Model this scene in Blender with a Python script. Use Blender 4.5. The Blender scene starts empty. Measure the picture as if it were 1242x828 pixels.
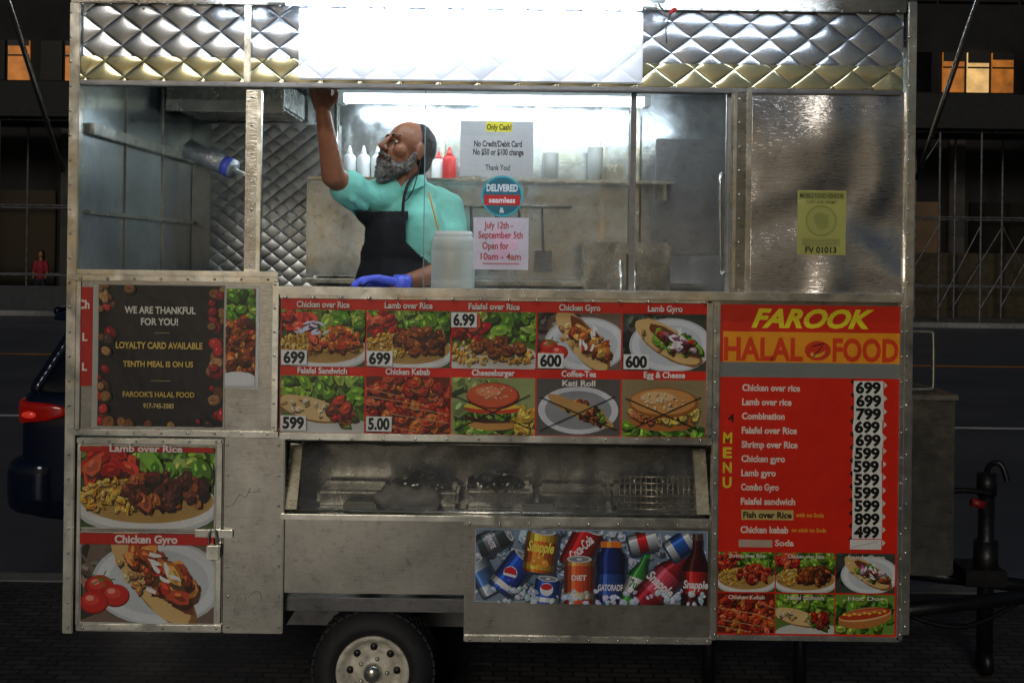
import bpy, bmesh, math, random
from mathutils import Vector, Matrix, noise
random.seed(7)
S=340.0; CX=621.0; CY=310.0; H=1.735; D=4.2; F=S*D
A=math.radians(0.75); cA,sA=math.cos(A),math.sin(A)
scene=bpy.context.scene
def U(px,py,y=0.0):
    dx,dy=px-CX,py-CY
    X=dx*cA+dy*sA; Y=-dx*sA+dy*cA
    s=F/(D+y)
    return X/s, H-Y/s
def P3(px,py,y): 
    a,b=U(px,py,y); return Vector((a,y,b))
def lin(c):
    o=[]
    for v in c[:3]:
        v=max(0,min(255,v))/255.0
        o.append(v/12.92 if v<=0.04045 else ((v+0.055)/1.055)**2.4)
    return (o[0],o[1],o[2],1.0)
# ---------------------------------------------------------------- materials
def newmat(name):
    m=bpy.data.materials.new(name); m.use_nodes=True
    nt=m.node_tree; return m,nt,nt.nodes['Principled BSDF']
def N(nt,t,**k):
    n=nt.nodes.new(t)
    for a,b in k.items(): setattr(n,a,b)
    return n
def coords(nt,scale=(1,1,1)):
    tc=N(nt,'ShaderNodeTexCoord'); mp=N(nt,'ShaderNodeMapping')
    mp.inputs['Scale'].default_value=scale
    nt.links.new(tc.outputs['Object'],mp.inputs['Vector']); return mp.outputs['Vector']
def noisen(nt,vec,scale,detail=4,rough=.55,dist=0):
    n=N(nt,'ShaderNodeTexNoise'); n.inputs['Scale'].default_value=scale
    n.inputs['Detail'].default_value=detail; n.inputs['Roughness'].default_value=rough
    n.inputs['Distortion'].default_value=dist
    nt.links.new(vec,n.inputs['Vector']); return n.outputs['Fac']
def ramp(nt,fac,stops):
    r=N(nt,'ShaderNodeValToRGB'); e=r.color_ramp.elements
    e[0].position=stops[0][0]; e[0].color=stops[0][1]
    e[1].position=stops[-1][0]; e[1].color=stops[-1][1]
    for p,c in stops[1:-1]:
        x=e.new(p); x.color=c
    nt.links.new(fac,r.inputs['Fac']); return r.outputs['Color']
def g(v): return (v,v,v,1)
def simple(name,col,rough=.5,metal=0,var=.25,scale=8,bump=0,emit=None,es=0,spec=.5,bscale=40):
    m,nt,b=newmat(name); c=lin(col)
    v=coords(nt); f=noisen(nt,v,scale)
    lo=tuple(x*(1-var) for x in c[:3])+(1,); hi=tuple(min(1,x*(1+var)) for x in c[:3])+(1,)
    nt.links.new(ramp(nt,f,[(.3,lo),(.7,hi)]),b.inputs['Base Color'])
    b.inputs['Roughness'].default_value=rough; b.inputs['Metallic'].default_value=metal
    b.inputs['Specular IOR Level'].default_value=spec
    if bump:
        bp=N(nt,'ShaderNodeBump'); bp.inputs['Strength'].default_value=bump; bp.inputs['Distance'].default_value=.01
        nt.links.new(noisen(nt,v,bscale),bp.inputs['Height']); nt.links.new(bp.outputs['Normal'],b.inputs['Normal'])
    if emit:
        b.inputs['Emission Color'].default_value=lin(emit); b.inputs['Emission Strength'].default_value=es
        m.cycles.emission_sampling='NONE'
    return m
def metal(name,lo,hi,rough=(.16,.3),brush=(3,3,110),warp=.1,wscale=2.0,tint=(1,1,1),stain=.75,met=.93,wdist=.03,bs=.22):
    m,nt,b=newmat(name)
    v=coords(nt); vb=coords(nt,brush)
    fb=noisen(nt,vb,6,2); fs=noisen(nt,v,1.7,8,.62,.6); ff=noisen(nt,v,16,7,.7,.3)
    mx=N(nt,'ShaderNodeMath',operation='MULTIPLY_ADD'); mx.inputs[1].default_value=stain
    nt.links.new(fs,mx.inputs[0])
    m2=N(nt,'ShaderNodeMath',operation='MULTIPLY'); m2.inputs[1].default_value=1-stain
    nt.links.new(fb,m2.inputs[0]); nt.links.new(m2.outputs[0],mx.inputs[2])
    C=lambda k:(k*tint[0],k*tint[1],k*tint[2],1)
    base=ramp(nt,mx.outputs[0],[(.35,C(lo)),(.65,C(hi))])
    # grime spots
    fg=noisen(nt,v,38,6,.75,.2)
    mg=N(nt,'ShaderNodeMix',data_type='RGBA',blend_type='MULTIPLY'); mg.inputs[0].default_value=1
    nt.links.new(base,mg.inputs[6]); nt.links.new(ramp(nt,fg,[(.3,g(.62)),(.46,g(1))]),mg.inputs[7])
    nt.links.new(mg.outputs[2],b.inputs['Base Color'])
    nt.links.new(ramp(nt,ff,[(.35,g(rough[0])),(.7,g(rough[1]))]),b.inputs['Roughness'])
    b.inputs['Metallic'].default_value=met
    bp=N(nt,'ShaderNodeBump'); bp.inputs['Strength'].default_value=warp; bp.inputs['Distance'].default_value=wdist
    nt.links.new(noisen(nt,v,wscale,1,.4,.5),bp.inputs['Height'])
    b2=N(nt,'ShaderNodeBump'); b2.inputs['Strength'].default_value=bs; b2.inputs['Distance'].default_value=.0012
    nt.links.new(fb,b2.inputs['Height']); nt.links.new(bp.outputs['Normal'],b2.inputs['Normal'])
    nt.links.new(b2.outputs['Normal'],b.inputs['Normal'])
    return m
def quilt(name,base,tint,size=.12,rough=.22,dist=.006,met=.9):
    m,nt,b=newmat(name)
    tc=N(nt,'ShaderNodeTexCoord'); sp=N(nt,'ShaderNodeSeparateXYZ'); nt.links.new(tc.outputs['Object'],sp.inputs[0])
    xy=N(nt,'ShaderNodeMath',operation='ADD'); nt.links.new(sp.outputs['X'],xy.inputs[0]); nt.links.new(sp.outputs['Y'],xy.inputs[1])
    zz=N(nt,'ShaderNodeMath',operation='MULTIPLY'); zz.inputs[1].default_value=1.25; nt.links.new(sp.outputs['Z'],zz.inputs[0])
    hs=[]
    for op in ('ADD','SUBTRACT'):
        a=N(nt,'ShaderNodeMath',operation=op); nt.links.new(xy.outputs[0],a.inputs[0]); nt.links.new(zz.outputs[0],a.inputs[1])
        q=N(nt,'ShaderNodeMath',operation='MULTIPLY'); q.inputs[1].default_value=math.pi/size; nt.links.new(a.outputs[0],q.inputs[0])
        s=N(nt,'ShaderNodeMath',operation='SINE'); nt.links.new(q.outputs[0],s.inputs[0])
        ab=N(nt,'ShaderNodeMath',operation='ABSOLUTE'); nt.links.new(s.outputs[0],ab.inputs[0]); hs.append(ab.outputs[0])
    pr=N(nt,'ShaderNodeMath',operation='MULTIPLY'); nt.links.new(hs[0],pr.inputs[0]); nt.links.new(hs[1],pr.inputs[1])
    pw=N(nt,'ShaderNodeMath',operation='POWER'); pw.inputs[1].default_value=.32; nt.links.new(pr.outputs[0],pw.inputs[0])
    v=coords(nt); f=noisen(nt,v,5,6)
    nt.links.new(ramp(nt,f,[(.3,tuple(base*.55*t for t in tint)+(1,)),(.7,tuple(base*t for t in tint)+(1,))]),b.inputs['Base Color'])
    b.inputs['Metallic'].default_value=met; b.inputs['Roughness'].default_value=rough
    b0=N(nt,'ShaderNodeBump'); b0.inputs['Strength'].default_value=.3; b0.inputs['Distance'].default_value=.03; nt.links.new(noisen(nt,v,3,1),b0.inputs['Height'])
    bp=N(nt,'ShaderNodeBump'); bp.inputs['Strength'].default_value=1; bp.inputs['Distance'].default_value=dist
    nt.links.new(b0.outputs['Normal'],bp.inputs['Normal'])
    nt.links.new(pw.outputs[0],bp.inputs['Height']); nt.links.new(bp.outputs['Normal'],b.inputs['Normal'])
    return m
def emis(name,col,st,sample=True,var=0,scale=3):
    m,nt,b=newmat(name); b.inputs['Base Color'].default_value=g(.6)
    b.inputs['Emission Color'].default_value=lin(col); b.inputs['Emission Strength'].default_value=st
    if var:
        f=noisen(nt,coords(nt),scale,3); c=lin(col)
        nt.links.new(ramp(nt,f,[(.3,tuple(x*(1-var) for x in c[:3])+(1,)),(.65,c)]),b.inputs['Emission Color'])
    if not sample: m.cycles.emission_sampling='NONE'
    return m
def glassm(name,tint=.97,refl=1.0,dirt=.03,rough=.03,ior=1.5):
    m=bpy.data.materials.new(name); m.use_nodes=True; nt=m.node_tree; nt.nodes.clear()
    o=N(nt,'ShaderNodeOutputMaterial'); tr=N(nt,'ShaderNodeBsdfTransparent'); tr.inputs[0].default_value=(tint,tint,tint,1)
    gl=N(nt,'ShaderNodeBsdfGlossy'); gl.inputs['Roughness'].default_value=rough; gl.inputs[0].default_value=g(refl)
    fr=N(nt,'ShaderNodeFresnel'); fr.inputs[0].default_value=ior
    mx=N(nt,'ShaderNodeMixShader'); nt.links.new(fr.outputs[0],mx.inputs[0]); nt.links.new(tr.outputs[0],mx.inputs[1]); nt.links.new(gl.outputs[0],mx.inputs[2])
    df=N(nt,'ShaderNodeBsdfDiffuse'); df.inputs[0].default_value=g(.6)
    m2=N(nt,'ShaderNodeMixShader'); v=coords(nt); f=noisen(nt,v,4,8,.7,1.5)
    r=ramp(nt,f,[(.4,g(dirt*.3)),(.75,g(dirt*2.2))]); nt.links.new(r,m2.inputs[0])
    nt.links.new(mx.outputs[0],m2.inputs[1]); nt.links.new(df.outputs[0],m2.inputs[2]); nt.links.new(m2.outputs[0],o.inputs[0])
    return m
M={}
M['steel']=metal('brushed_steel',.22,.52,rough=(.12,.28),tint=(1,.96,.84),warp=.35,wscale=1.6,wdist=.04)
M['steel_v']=metal('brushed_steel_b',.62,.8,rough=(.1,.18),warp=1.0,wscale=2.4,tint=(1,.96,.92),met=.96,wdist=.07,bs=.35)
M['trim']=metal('steel_trim',.38,.8,rough=(.14,.3),brush=(2,2,2),warp=.2,wscale=6,tint=(1,.97,.84),met=.88,bs=.05)
M['dark']=metal('dark_steel',.1,.25,rough=(.3,.5))
M['inner']=metal('inner_steel',.42,.7,rough=(.12,.26),brush=(2,60,2),warp=.35,wscale=2,tint=(.93,1,1.02),met=.85)
M['quilt']=quilt('quilted_steel',.55,(.93,.97,1.0),met=.85,size=.14,rough=.2,dist=.005)
M['quilt_g']=quilt('quilted_steel_warm',.75,(1,.93,.56),met=.85,rough=.16,size=.14,dist=.005)  # yellow tint paints the lip's warm reflection into the metal colour
M['quilt_i']=quilt('quilted_steel_inner',.5,(.95,1,1),size=.085,rough=.3,dist=.003)
M['gold']=metal('brass_bracket',.5,.85,tint=(1,.88,.6),rough=(.2,.35),brush=(2,2,2),met=.7)
M['black']=simple('black_rubber',(30,30,32),.7,bump=.3)
M['blackp']=simple('black_plastic',(12,12,13),.45)
M['blacks']=simple('black_painted_steel',(24,24,25),.4,metal=.3,bump=.2)
M['glass']=glassm('window_glass',dirt=.06)
M['tube']=emis('fluorescent_tube',(228,242,255),22)
M['led']=emis('led_tube',(222,236,255),26)
M['ledv']=emis('led_strip_tube',(214,229,255),46)
M['white']=simple('white_plastic',(225,228,225),.35,var=.05)
M['redp']=simple('red_plastic',(190,30,25),.35,var=.1)
M['skin']=simple('skin',(142,90,62),.45,var=.18,scale=30,bump=.2,bscale=160)
M['shirt']=simple('mint_cotton',(122,200,184),.85,var=.12,scale=12,bump=1.0,bscale=11)
M['apron']=simple('black_cotton',(17,18,22),.85,var=.3,scale=12,bump=.8,bscale=12)
M['hair']=simple('black_hair',(18,16,16),.6,bump=.5,bscale=150)
M['beard']=simple('grey_beard',(108,104,100),.85,var=.8,scale=70,bump=.9,bscale=160)
M['glove']=simple('blue_nitrile',(76,92,205),.35,bump=.5,bscale=60)
M['trouser']=simple('dark_denim',(25,28,40),.8)
M['eye']=simple('eye_white',(190,180,168),.2,var=.05); M['iris']=simple('iris',(20,12,8),.15)
m,nt,b=newmat('printed_vinyl'); M['print']=m
at=N(nt,'ShaderNodeAttribute',attribute_name='Col'); v=coords(nt); f=noisen(nt,v,220,3,.7)
f2=noisen(nt,v,7,5)
mu=N(nt,'ShaderNodeMix',data_type='RGBA',blend_type='MULTIPLY'); mu.inputs[0].default_value=1
nt.links.new(at.outputs['Color'],mu.inputs[6]); nt.links.new(ramp(nt,f,[(.3,g(.8)),(.7,g(1))]),mu.inputs[7])
mu2=N(nt,'ShaderNodeMix',data_type='RGBA',blend_type='MULTIPLY'); mu2.inputs[0].default_value=1
nt.links.new(mu.outputs[2],mu2.inputs[6]); nt.links.new(ramp(nt,f2,[(.3,g(.86)),(.7,g(1))]),mu2.inputs[7])
nt.links.new(mu2.outputs[2],b.inputs['Base Color']); b.inputs['Roughness'].default_value=.28
bp=N(nt,'ShaderNodeBump'); bp.inputs['Strength'].default_value=.3; bp.inputs['Distance'].default_value=.012
nt.links.new(noisen(nt,v,6,3),bp.inputs['Height']); nt.links.new(bp.outputs['Normal'],b.inputs['Normal'])
# ---------------------------------------------------------------- mesh helpers
def link(me,name,mat=None,parent=None,smooth=False):
    ob=bpy.data.objects.new(name,me); scene.collection.objects.link(ob)
    if mat: me.materials.append(mat)
    if parent: ob.parent=parent
    if smooth:
        for p in me.polygons: p.use_smooth=True
    return ob
def empty(name,loc=(0,0,0)):
    e=bpy.data.objects.new(name,None); e.empty_display_size=.1; scene.collection.objects.link(e); return e
def fin(bm,name,mat,parent,smooth=False):
    me=bpy.data.meshes.new(name); bm.to_mesh(me); bm.free(); return link(me,name,mat,parent,smooth)
def box(name,x0,x1,y0,y1,z0,z1,mat,parent=None,bev=.003):
    bm=bmesh.new(); bmesh.ops.create_cube(bm,size=1)
    for v in bm.verts:
        v.co=Vector(((x0+x1)/2+v.co.x*(x1-x0),(y0+y1)/2+v.co.y*(y1-y0),(z0+z1)/2+v.co.z*(z1-z0)))
    if bev:
        bv=min(bev,.45*min(x1-x0,y1-y0,z1-z0))
        bmesh.ops.bevel(bm,geom=bm.edges[:],offset=bv,segments=2,affect='EDGES')
    return fin(bm,name,mat,parent)
def pbox(name,x0,y0,x1,y1,yf,yb,mat,parent=None,bev=.003):
    s=F/(D+yf); X,Z=U((x0+x1)/2,(y0+y1)/2,yf); w=(x1-x0)/s/2; h=(y1-y0)/s/2
    return box(name,X-w,X+w,yf,yb,Z-h,Z+h,mat,parent,bev)
def cyl(name,p0,p1,r,mat,parent=None,r2=None,seg=16):
    bm=bmesh.new(); addcone(bm,Vector(p0),r,Vector(p1),r if r2 is None else r2,seg); return fin(bm,name,mat,parent,True)
def addcone(bm,p0,r0,p1,r1,seg=16):
    d=p1-p0; L=d.length
    if L<1e-6: return
    q=d.to_track_quat('Z','Y').to_matrix().to_4x4()
    bmesh.ops.create_cone(bm,cap_ends=True,segments=seg,radius1=r0,radius2=r1,depth=L,matrix=Matrix.Translation((p0+p1)/2)@q)
def addsph(bm,c,r,rot=None,seg=18):
    if not hasattr(r,'__len__'): r=(r,r,r)
    mt=Matrix.Translation(c)@(rot or Matrix.Identity(4))@Matrix.Diagonal((r[0],r[1],r[2],1))
    bmesh.ops.create_uvsphere(bm,u_segments=seg,v_segments=seg//2+3,radius=1,matrix=mt)
def blob(name,prims,voxel,mat,parent,T=None,smooth=6,disp=0,dsc=30,cut=None,solid=0):
    bm=bmesh.new()
    for p in prims:
        if p[0]=='s': addsph(bm,Vector(p[1]),p[2],p[3] if len(p)>3 else None)
        else:
            a,ra,b_,rb=Vector(p[1]),p[2],Vector(p[3]),p[4]
            addsph(bm,a,ra); addsph(bm,b_,rb); addcone(bm,a,ra,b_,rb)
    if T is not None: bmesh.ops.transform(bm,matrix=T,verts=bm.verts)
    me=bpy.data.meshes.new(name); bm.to_mesh(me); bm.free()
    ob=link(me,name)
    md=ob.modifiers.new('r','REMESH'); md.mode='VOXEL'; md.voxel_size=voxel
    sm=ob.modifiers.new('s','SMOOTH'); sm.iterations=smooth; sm.factor=.5
    dg=bpy.context.evaluated_depsgraph_get(); dg.update()
    me2=bpy.data.meshes.new_from_object(ob.evaluated_get(dg)); bpy.data.objects.remove(ob)
    bm=bmesh.new(); bm.from_mesh(me2)
    if disp:
        bm.normal_update()
        for v in bm.verts: v.co+=v.normal*disp*noise.noise(v.co*dsc)
    if cut:
        bm.normal_update()
        bmesh.ops.delete(bm,geom=[f for f in bm.faces if not cut(f.calc_center_median(),f.normal)],context='FACES')
    bm.to_mesh(me2); bm.free()
    me2.materials.clear()
    o=link(me2,name,mat,parent,True)
    if solid:
        s=o.modifiers.new('t','SOLIDIFY'); s.thickness=solid; s.offset=1
    return o
def lathe(name,prof,c,axis,mat,parent=None,seg=40,smooth=True,caps=True):
    bm=bmesh.new(); q=Vector(axis).to_track_quat('Z','Y').to_matrix(); rows=[]
    for r,h in prof:
        rows.append([bm.verts.new(Vector(c)+q@Vector((r*math.cos(t*2*math.pi/seg),r*math.sin(t*2*math.pi/seg),h))) for t in range(seg)])
    for a,b_ in zip(rows,rows[1:]):
        for i in range(seg):
            j=(i+1)%seg; bm.faces.new((a[i],a[j],b_[j],b_[i]))
    if caps: bm.faces.new(rows[0][::-1]); bm.faces.new(rows[-1])
    bmesh.ops.recalc_face_normals(bm,faces=bm.faces)
    return fin(bm,name,mat,parent,smooth)
def curve(name,pts,r,mat,parent=None):
    cu=bpy.data.curves.new(name,'CURVE'); cu.dimensions='3D'; cu.bevel_depth=r; cu.bevel_resolution=3
    sp=cu.splines.new('NURBS'); sp.points.add(len(pts)-1)
    for i,p in enumerate(pts): sp.points[i].co=(p[0],p[1],p[2],1)
    sp.use_endpoint_u=True; sp.order_u=3; cu.use_fill_caps=True
    ob=bpy.data.objects.new(name,cu); scene.collection.objects.link(ob); cu.materials.append(mat)
    if parent: ob.parent=parent
    return ob
# ---------------------------------------------------------------- printed sheets
EPS=1.3e-5
_tc={}
def textmesh(body,bold,shear):
    k=(body,bold,shear)
    if k in _tc: return _tc[k]
    cu=bpy.data.curves.new('t','FONT'); cu.body=body; cu.offset=bold; cu.shear=shear; cu.resolution_u=3; cu.align_x='CENTER'
    ob=bpy.data.objects.new('t',cu); scene.collection.objects.link(ob)
    dg=bpy.context.evaluated_depsgraph_get(); dg.update()
    me=bpy.data.meshes.new_from_object(ob.evaluated_get(dg))
    vs=[(v.co.x,v.co.y) for v in me.vertices]; fs=[tuple(p.vertices) for p in me.polygons]
    bpy.data.objects.remove(ob); bpy.data.meshes.remove(me)
    _tc[k]=(vs,fs); return vs,fs
CAP=max(v[1] for v in textmesh('H',0,0)[0])
class Print:
    def __init__(s,name,x0,y0,x1,y1,yf,bg,parent=None):
        s.name=name; s.cx=(x0+x1)/2; s.cy=(y0+y1)/2; s.yf=yf; s.X,s.Z=U(s.cx,s.cy,yf); s.s=F/(D+yf)
        s.v=[];s.f=[];s.c=[]; s.L=0; s.parent=parent; s.clip=(x0,y0,x1,y1)
        s.rect(x0,y0,x1,y1,bg); s.full=(x0,y0,x1,y1)
    def poly(s,pts,col):
        x0,y0,x1,y1=s.clip; b_=len(s.v); out=[]
        for x,y in pts:
            x=min(max(x,x0),x1); y=min(max(y,y0),y1)
            out.append((x,y))
        xs=[p[0] for p in out]; ys=[p[1] for p in out]
        if max(xs)-min(xs)<.05 or max(ys)-min(ys)<.05: return
        s.L+=1
        for x,y in out: s.v.append((s.X+(x-s.cx)/s.s,s.yf-s.L*EPS,s.Z-(y-s.cy)/s.s))
        s.f.append(tuple(range(b_,b_+len(out)))); s.c.append(lin(col))
    def rect(s,x0,y0,x1,y1,col): s.poly([(x0,y1),(x1,y1),(x1,y0),(x0,y0)],col)
    def ell(s,cx,cy,rx,ry,col,rot=0,n=12,jag=0):
        pts=[]
        for i in range(n):
            t=-2*math.pi*i/n; k=1+random.uniform(-jag,jag)
            x,y=rx*k*math.cos(t),ry*k*math.sin(t)
            pts.append((cx+x*math.cos(rot)-y*math.sin(rot),cy+x*math.sin(rot)+y*math.cos(rot)))
        s.poly(pts,col)
    def line(s,xa,ya,xb,yb,w,col):
        d=math.hypot(xb-xa,yb-ya) or 1; nx,ny=-(yb-ya)/d*w/2,(xb-xa)/d*w/2
        s.poly([(xa+nx,ya+ny),(xb+nx,yb+ny),(xb-nx,yb-ny),(xa-nx,ya-ny)],col)
    def text(s,body,x0,y0,x1,y1,col,bold=.012,shear=0,rot=0):
        vs,fs=textmesh(body,bold,shear)
        xs=[v[0] for v in vs]; ax,bx=min(xs),max(xs)
        s.L+=1; b_=len(s.v); mx,my=(x0+x1)/2,(y0+y1)/2
        for x,y in vs:
            px=x0+(x-ax)/(bx-ax)*(x1-x0); py=y1-y/CAP*(y1-y0)
            if rot: dx,dy=px-mx,py-my; px=mx+dx*math.cos(rot)-dy*math.sin(rot); py=my+dx*math.sin(rot)+dy*math.cos(rot)
            s.v.append((s.X+(px-s.cx)/s.s,s.yf-s.L*EPS,s.Z-(py-s.cy)/s.s))
        for f in fs: s.f.append(tuple(b_+i for i in f)); s.c.append(lin(col))
    def build(s):
        me=bpy.data.meshes.new(s.name); me.from_pydata(s.v,[],s.f)
        ca=me.color_attributes.new('Col','FLOAT_COLOR','CORNER'); buf=[]
        for p,c in zip(me.polygons,s.c):
            for _ in range(p.loop_total): buf+=list(c)
        ca.data.foreach_set('color',buf)
        return link(me,s.name,M['print'],s.parent)
def jit(c,k=22):
    d=random.uniform(-k,k); return tuple(v+d+random.uniform(-k/2,k/2) for v in c)
GREEN=[(92,140,32),(130,175,50),(60,105,25),(165,195,80),(110,160,40)]
RED=[(210,40,25),(230,60,35),(180,25,18),(235,95,60)]
MEAT=[(120,50,20),(150,70,28),(95,38,18),(175,92,38),(70,28,14)]
CHIK=[(215,115,40),(235,145,60),(185,80,25),(160,60,22),(240,170,85)]
RICE=[(235,170,50),(245,190,80),(220,145,40),(250,205,110)]
KEB=[(200,55,25),(220,80,40),(170,35,18),(230,105,60),(140,28,15)]
ONI=[(225,190,210),(170,80,120),(240,230,230)]
PITA=(226,186,120)
class Pic:
    def __init__(s,P,x0,y0,x1,y1,bg):
        s.P=P; s.o=(x0,y0,x1-x0,y1-y0); P.clip=(x0,y0,x1,y1); P.L=3; P.rect(x0,y0,x1,y1,bg)
    def q(s,u,v): return s.o[0]+u*s.o[2], s.o[1]+v*s.o[3]
    def ell(s,u,v,ru,rv,col,rot=0,n=18,jag=0):
        x,y=s.q(u,v); s.P.ell(x,y,ru*s.o[2],rv*s.o[3],col,rot,n,jag)
    def chunks(s,u,v,ru,rv,n,size,pal,el=1.6,rot=0,jag=.3):
        n=int(n*1.5); size*=.85
        for i in range(n):
            t=random.uniform(0,6.283); r=math.sqrt(random.random())
            a,b_=ru*r*math.cos(t),rv*r*math.sin(t)
            x,y=s.q(u+a*math.cos(rot)-b_*math.sin(rot),v+a*math.sin(rot)+b_*math.cos(rot))
            z=size*s.o[2]*random.uniform(.5,1.3); ro=random.uniform(0,3.14); c=random.choice(pal)
            s.P.ell(x+z*.15,y+z*.3,z*el*.52,z*.52,tuple(k*.4 for k in c),ro,8,jag)
            s.P.ell(x,y,z*el*.5,z*.5,jit(c),ro,8,jag)
            s.P.ell(x+z*.08,y+z*.12,z*el*.3,z*.25,jit(tuple(k*.78 for k in c),10),ro+.3,7,jag)
            s.P.ell(x-z*.1,y-z*.15,z*el*.2,z*.15,jit(tuple(min(255,k*1.25+25) for k in c)),ro,6,jag)
def paint(P,x0,y0,x1,y1,kind):
    full=P.clip
    if kind in('rice_lamb','rice_chick','shrimp'):
        p=Pic(P,x0,y0,x1,y1,(70,90,40)); 
        p.chunks(.5,.15,.6,.2,34,.13,GREEN); p.chunks(.18,.22,.22,.2,16,.12,RED)
        p.ell(.5,.74,.56,.34,(205,205,200),0,30); p.ell(.5,.71,.54,.32,(232,232,226),0,30); p.ell(.5,.66,.5,.28,(190,150,80),0,30)
        p.chunks(.3,.6,.3,.2,110,.035,RICE,1.8); p.chunks(.75,.3,.25,.18,20,.12,GREEN)
        pal=MEAT if kind=='rice_lamb' else (CHIK+KEB[:2] if kind=='rice_chick' else KEB)
        p.chunks(.64,.52,.3,.2,42,.09,pal)
        if kind=='rice_chick':
            for i in range(14): p.ell(.38+random.uniform(-.17,.17),.34+random.uniform(-.12,.12),.05,.022,(215,220,238),random.uniform(-.9,.9),8,.4)
    elif kind=='falafel':
        p=Pic(P,x0,y0,x1,y1,(90,120,40)); p.chunks(.6,.25,.55,.28,40,.14,GREEN); p.chunks(.2,.3,.2,.2,14,.13,RED)
        p.ell(.5,.85,.6,.3,(220,215,205),0,30); p.chunks(.3,.72,.35,.2,80,.04,RICE,1.8); p.chunks(.75,.75,.2,.15,30,.05,RICE)
        for a,b_ in((.42,.55),(.58,.5),(.66,.66),(.5,.7),(.8,.62),(.3,.6)):
            p.ell(a+.01,b_+.03,.085,.11,(50,20,8)); p.ell(a,b_,.08,.1,(140,70,30),0,14,.08); p.chunks(a,b_,.06,.07,8,.03,MEAT+CHIK[:1])
    elif kind in('gyro','gyro_lamb'):
        bg=(60,72,60) if kind=='gyro_lamb' else (120,100,85)
        p=Pic(P,x0,y0,x1,y1,bg); p.chunks(.1,.2,.5,.5,14,.2,[bg,tuple(k*.8 for k in bg)]); p.ell(.58,.55,.5,.48,(205,208,210),0,34); p.ell(.58,.55,.47,.45,(228,231,232),0,34); p.ell(.58,.55,.38,.36,(205,210,212),0,34)
        if kind=='gyro':
            for a,b_ in((.14,.6),(.26,.7),(.1,.78)):
                p.ell(a,b_,.11,.13,(120,15,10)); p.ell(a,b_-.01,.1,.12,(205,35,25)); p.ell(a-.02,b_-.03,.06,.06,(225,70,50)); p.ell(a-.03,b_-.05,.03,.03,(250,160,140))
            for k in range(5): p.P.line(*p.q(.16,.52),*p.q(.16+.1*math.cos(k*1.25),.52+.1*math.sin(k*1.25)),1.4,(70,130,40))
        rot=.9 if kind=='gyro' else .55
        p.ell(.56,.52,.46,.25,(150,100,50),rot,24,.03); p.ell(.53,.48,.45,.24,PITA,rot,24,.04)
        p.chunks(.5,.48,.38,.16,18,.05,[(205,150,85),(190,130,70),(240,215,160)],1.5,rot)
        p.ell(.62,.47,.36,.13,(120,60,30),rot,24,.05)
        if kind=='gyro': p.chunks(.62,.47,.36,.12,46,.1,CHIK+RED[:1]+CHIK,1.5,rot)
        else: p.chunks(.6,.47,.34,.13,22,.1,GREEN,1.5,rot); p.chunks(.64,.5,.3,.08,22,.08,MEAT+ONI+RED[:1],1.5,rot)
        for i in range(7): p.ell(.58+random.uniform(-.1,.14),.44+random.uniform(-.2,.2),.05,.025,(245,242,235),random.uniform(0,2),8,.3)
    elif kind=='wrap':
        p=Pic(P,x0,y0,x1,y1,(95,125,50)); p.chunks(.6,.2,.6,.3,34,.14,GREEN); p.ell(.6,.98,.6,.25,(205,205,195),0,30)
        p.ell(.36,.6,.4,.2,(150,105,55),.25,24,.03); p.ell(.35,.57,.39,.19,(228,192,130),.25,24,.03)
        p.chunks(.33,.56,.3,.12,10,.06,[(205,155,90),(240,215,165)],1.7,.25)
        p.chunks(.74,.62,.16,.22,16,.11,GREEN); p.chunks(.74,.6,.13,.2,20,.1,KEB+MEAT[:2]+RED[:1])
    elif kind=='kebab':
        p=Pic(P,x0,y0,x1,y1,(110,30,15)); p.chunks(.5,.5,.6,.55,150,.1,KEB+CHIK[:1])
        for i in range(5): x=random.uniform(0,1); P.line(*p.q(x-.3,.2+i*.15),*p.q(x+.4,.35+i*.15),.8,(205,160,110))
    elif kind=='burger':
        p=Pic(P,x0,y0,x1,y1,(150,160,100)); p.chunks(.3,.3,.4,.3,14,.2,[(150,160,100),(120,140,70)])
        p.chunks(.5,.86,.5,.12,22,.13,GREEN)
        p.ell(.5,.82,.3,.1,(200,140,70)); p.ell(.5,.7,.34,.1,(70,30,15),0,20,.05); p.chunks(.5,.62,.33,.05,22,.08,GREEN)
        p.ell(.5,.56,.33,.07,(215,60,35),0,20,.05); p.ell(.5,.5,.34,.06,(240,200,70),0,20,.08)
        p.ell(.5,.32,.32,.24,(150,50,25)); p.ell(.49,.3,.3,.21,(215,90,50)); p.ell(.44,.24,.15,.09,(235,140,90)); p.chunks(.5,.25,.25,.12,16,.02,[(240,220,170)])
        p.chunks(.88,.75,.1,.2,18,.08,[(240,200,90),(225,175,60)],3)
    elif kind=='kati':
        p=Pic(P,x0,y0,x1,y1,(90,85,80)); p.ell(.5,.55,.48,.42,(215,215,215),0,30); p.ell(.5,.55,.4,.34,(150,150,150),0,30)
        for k in(0,.16,.32): p.ell(.4+k*.8,.5+k*.4,.3,.11,(200,150,85),.5,20,.04); p.chunks(.5+k*.7,.5+k*.5,.12,.1,14,.07,MEAT+GREEN[:2]+CHIK)
    elif kind=='eggbun':
        p=Pic(P,x0,y0,x1,y1,(150,130,90)); p.chunks(.5,.9,.6,.12,20,.14,GREEN[:3])
        p.ell(.5,.7,.42,.2,(190,110,50)); p.chunks(.5,.6,.4,.08,26,.1,[(245,215,100),(240,180,60),(230,120,80)])
        p.ell(.5,.4,.42,.27,(165,95,40)); p.ell(.49,.38,.39,.23,(215,150,80)); p.ell(.42,.3,.2,.1,(235,190,130)); p.chunks(.5,.38,.3,.15,20,.03,[(240,210,160)])
    elif kind=='hotdog':
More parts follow.
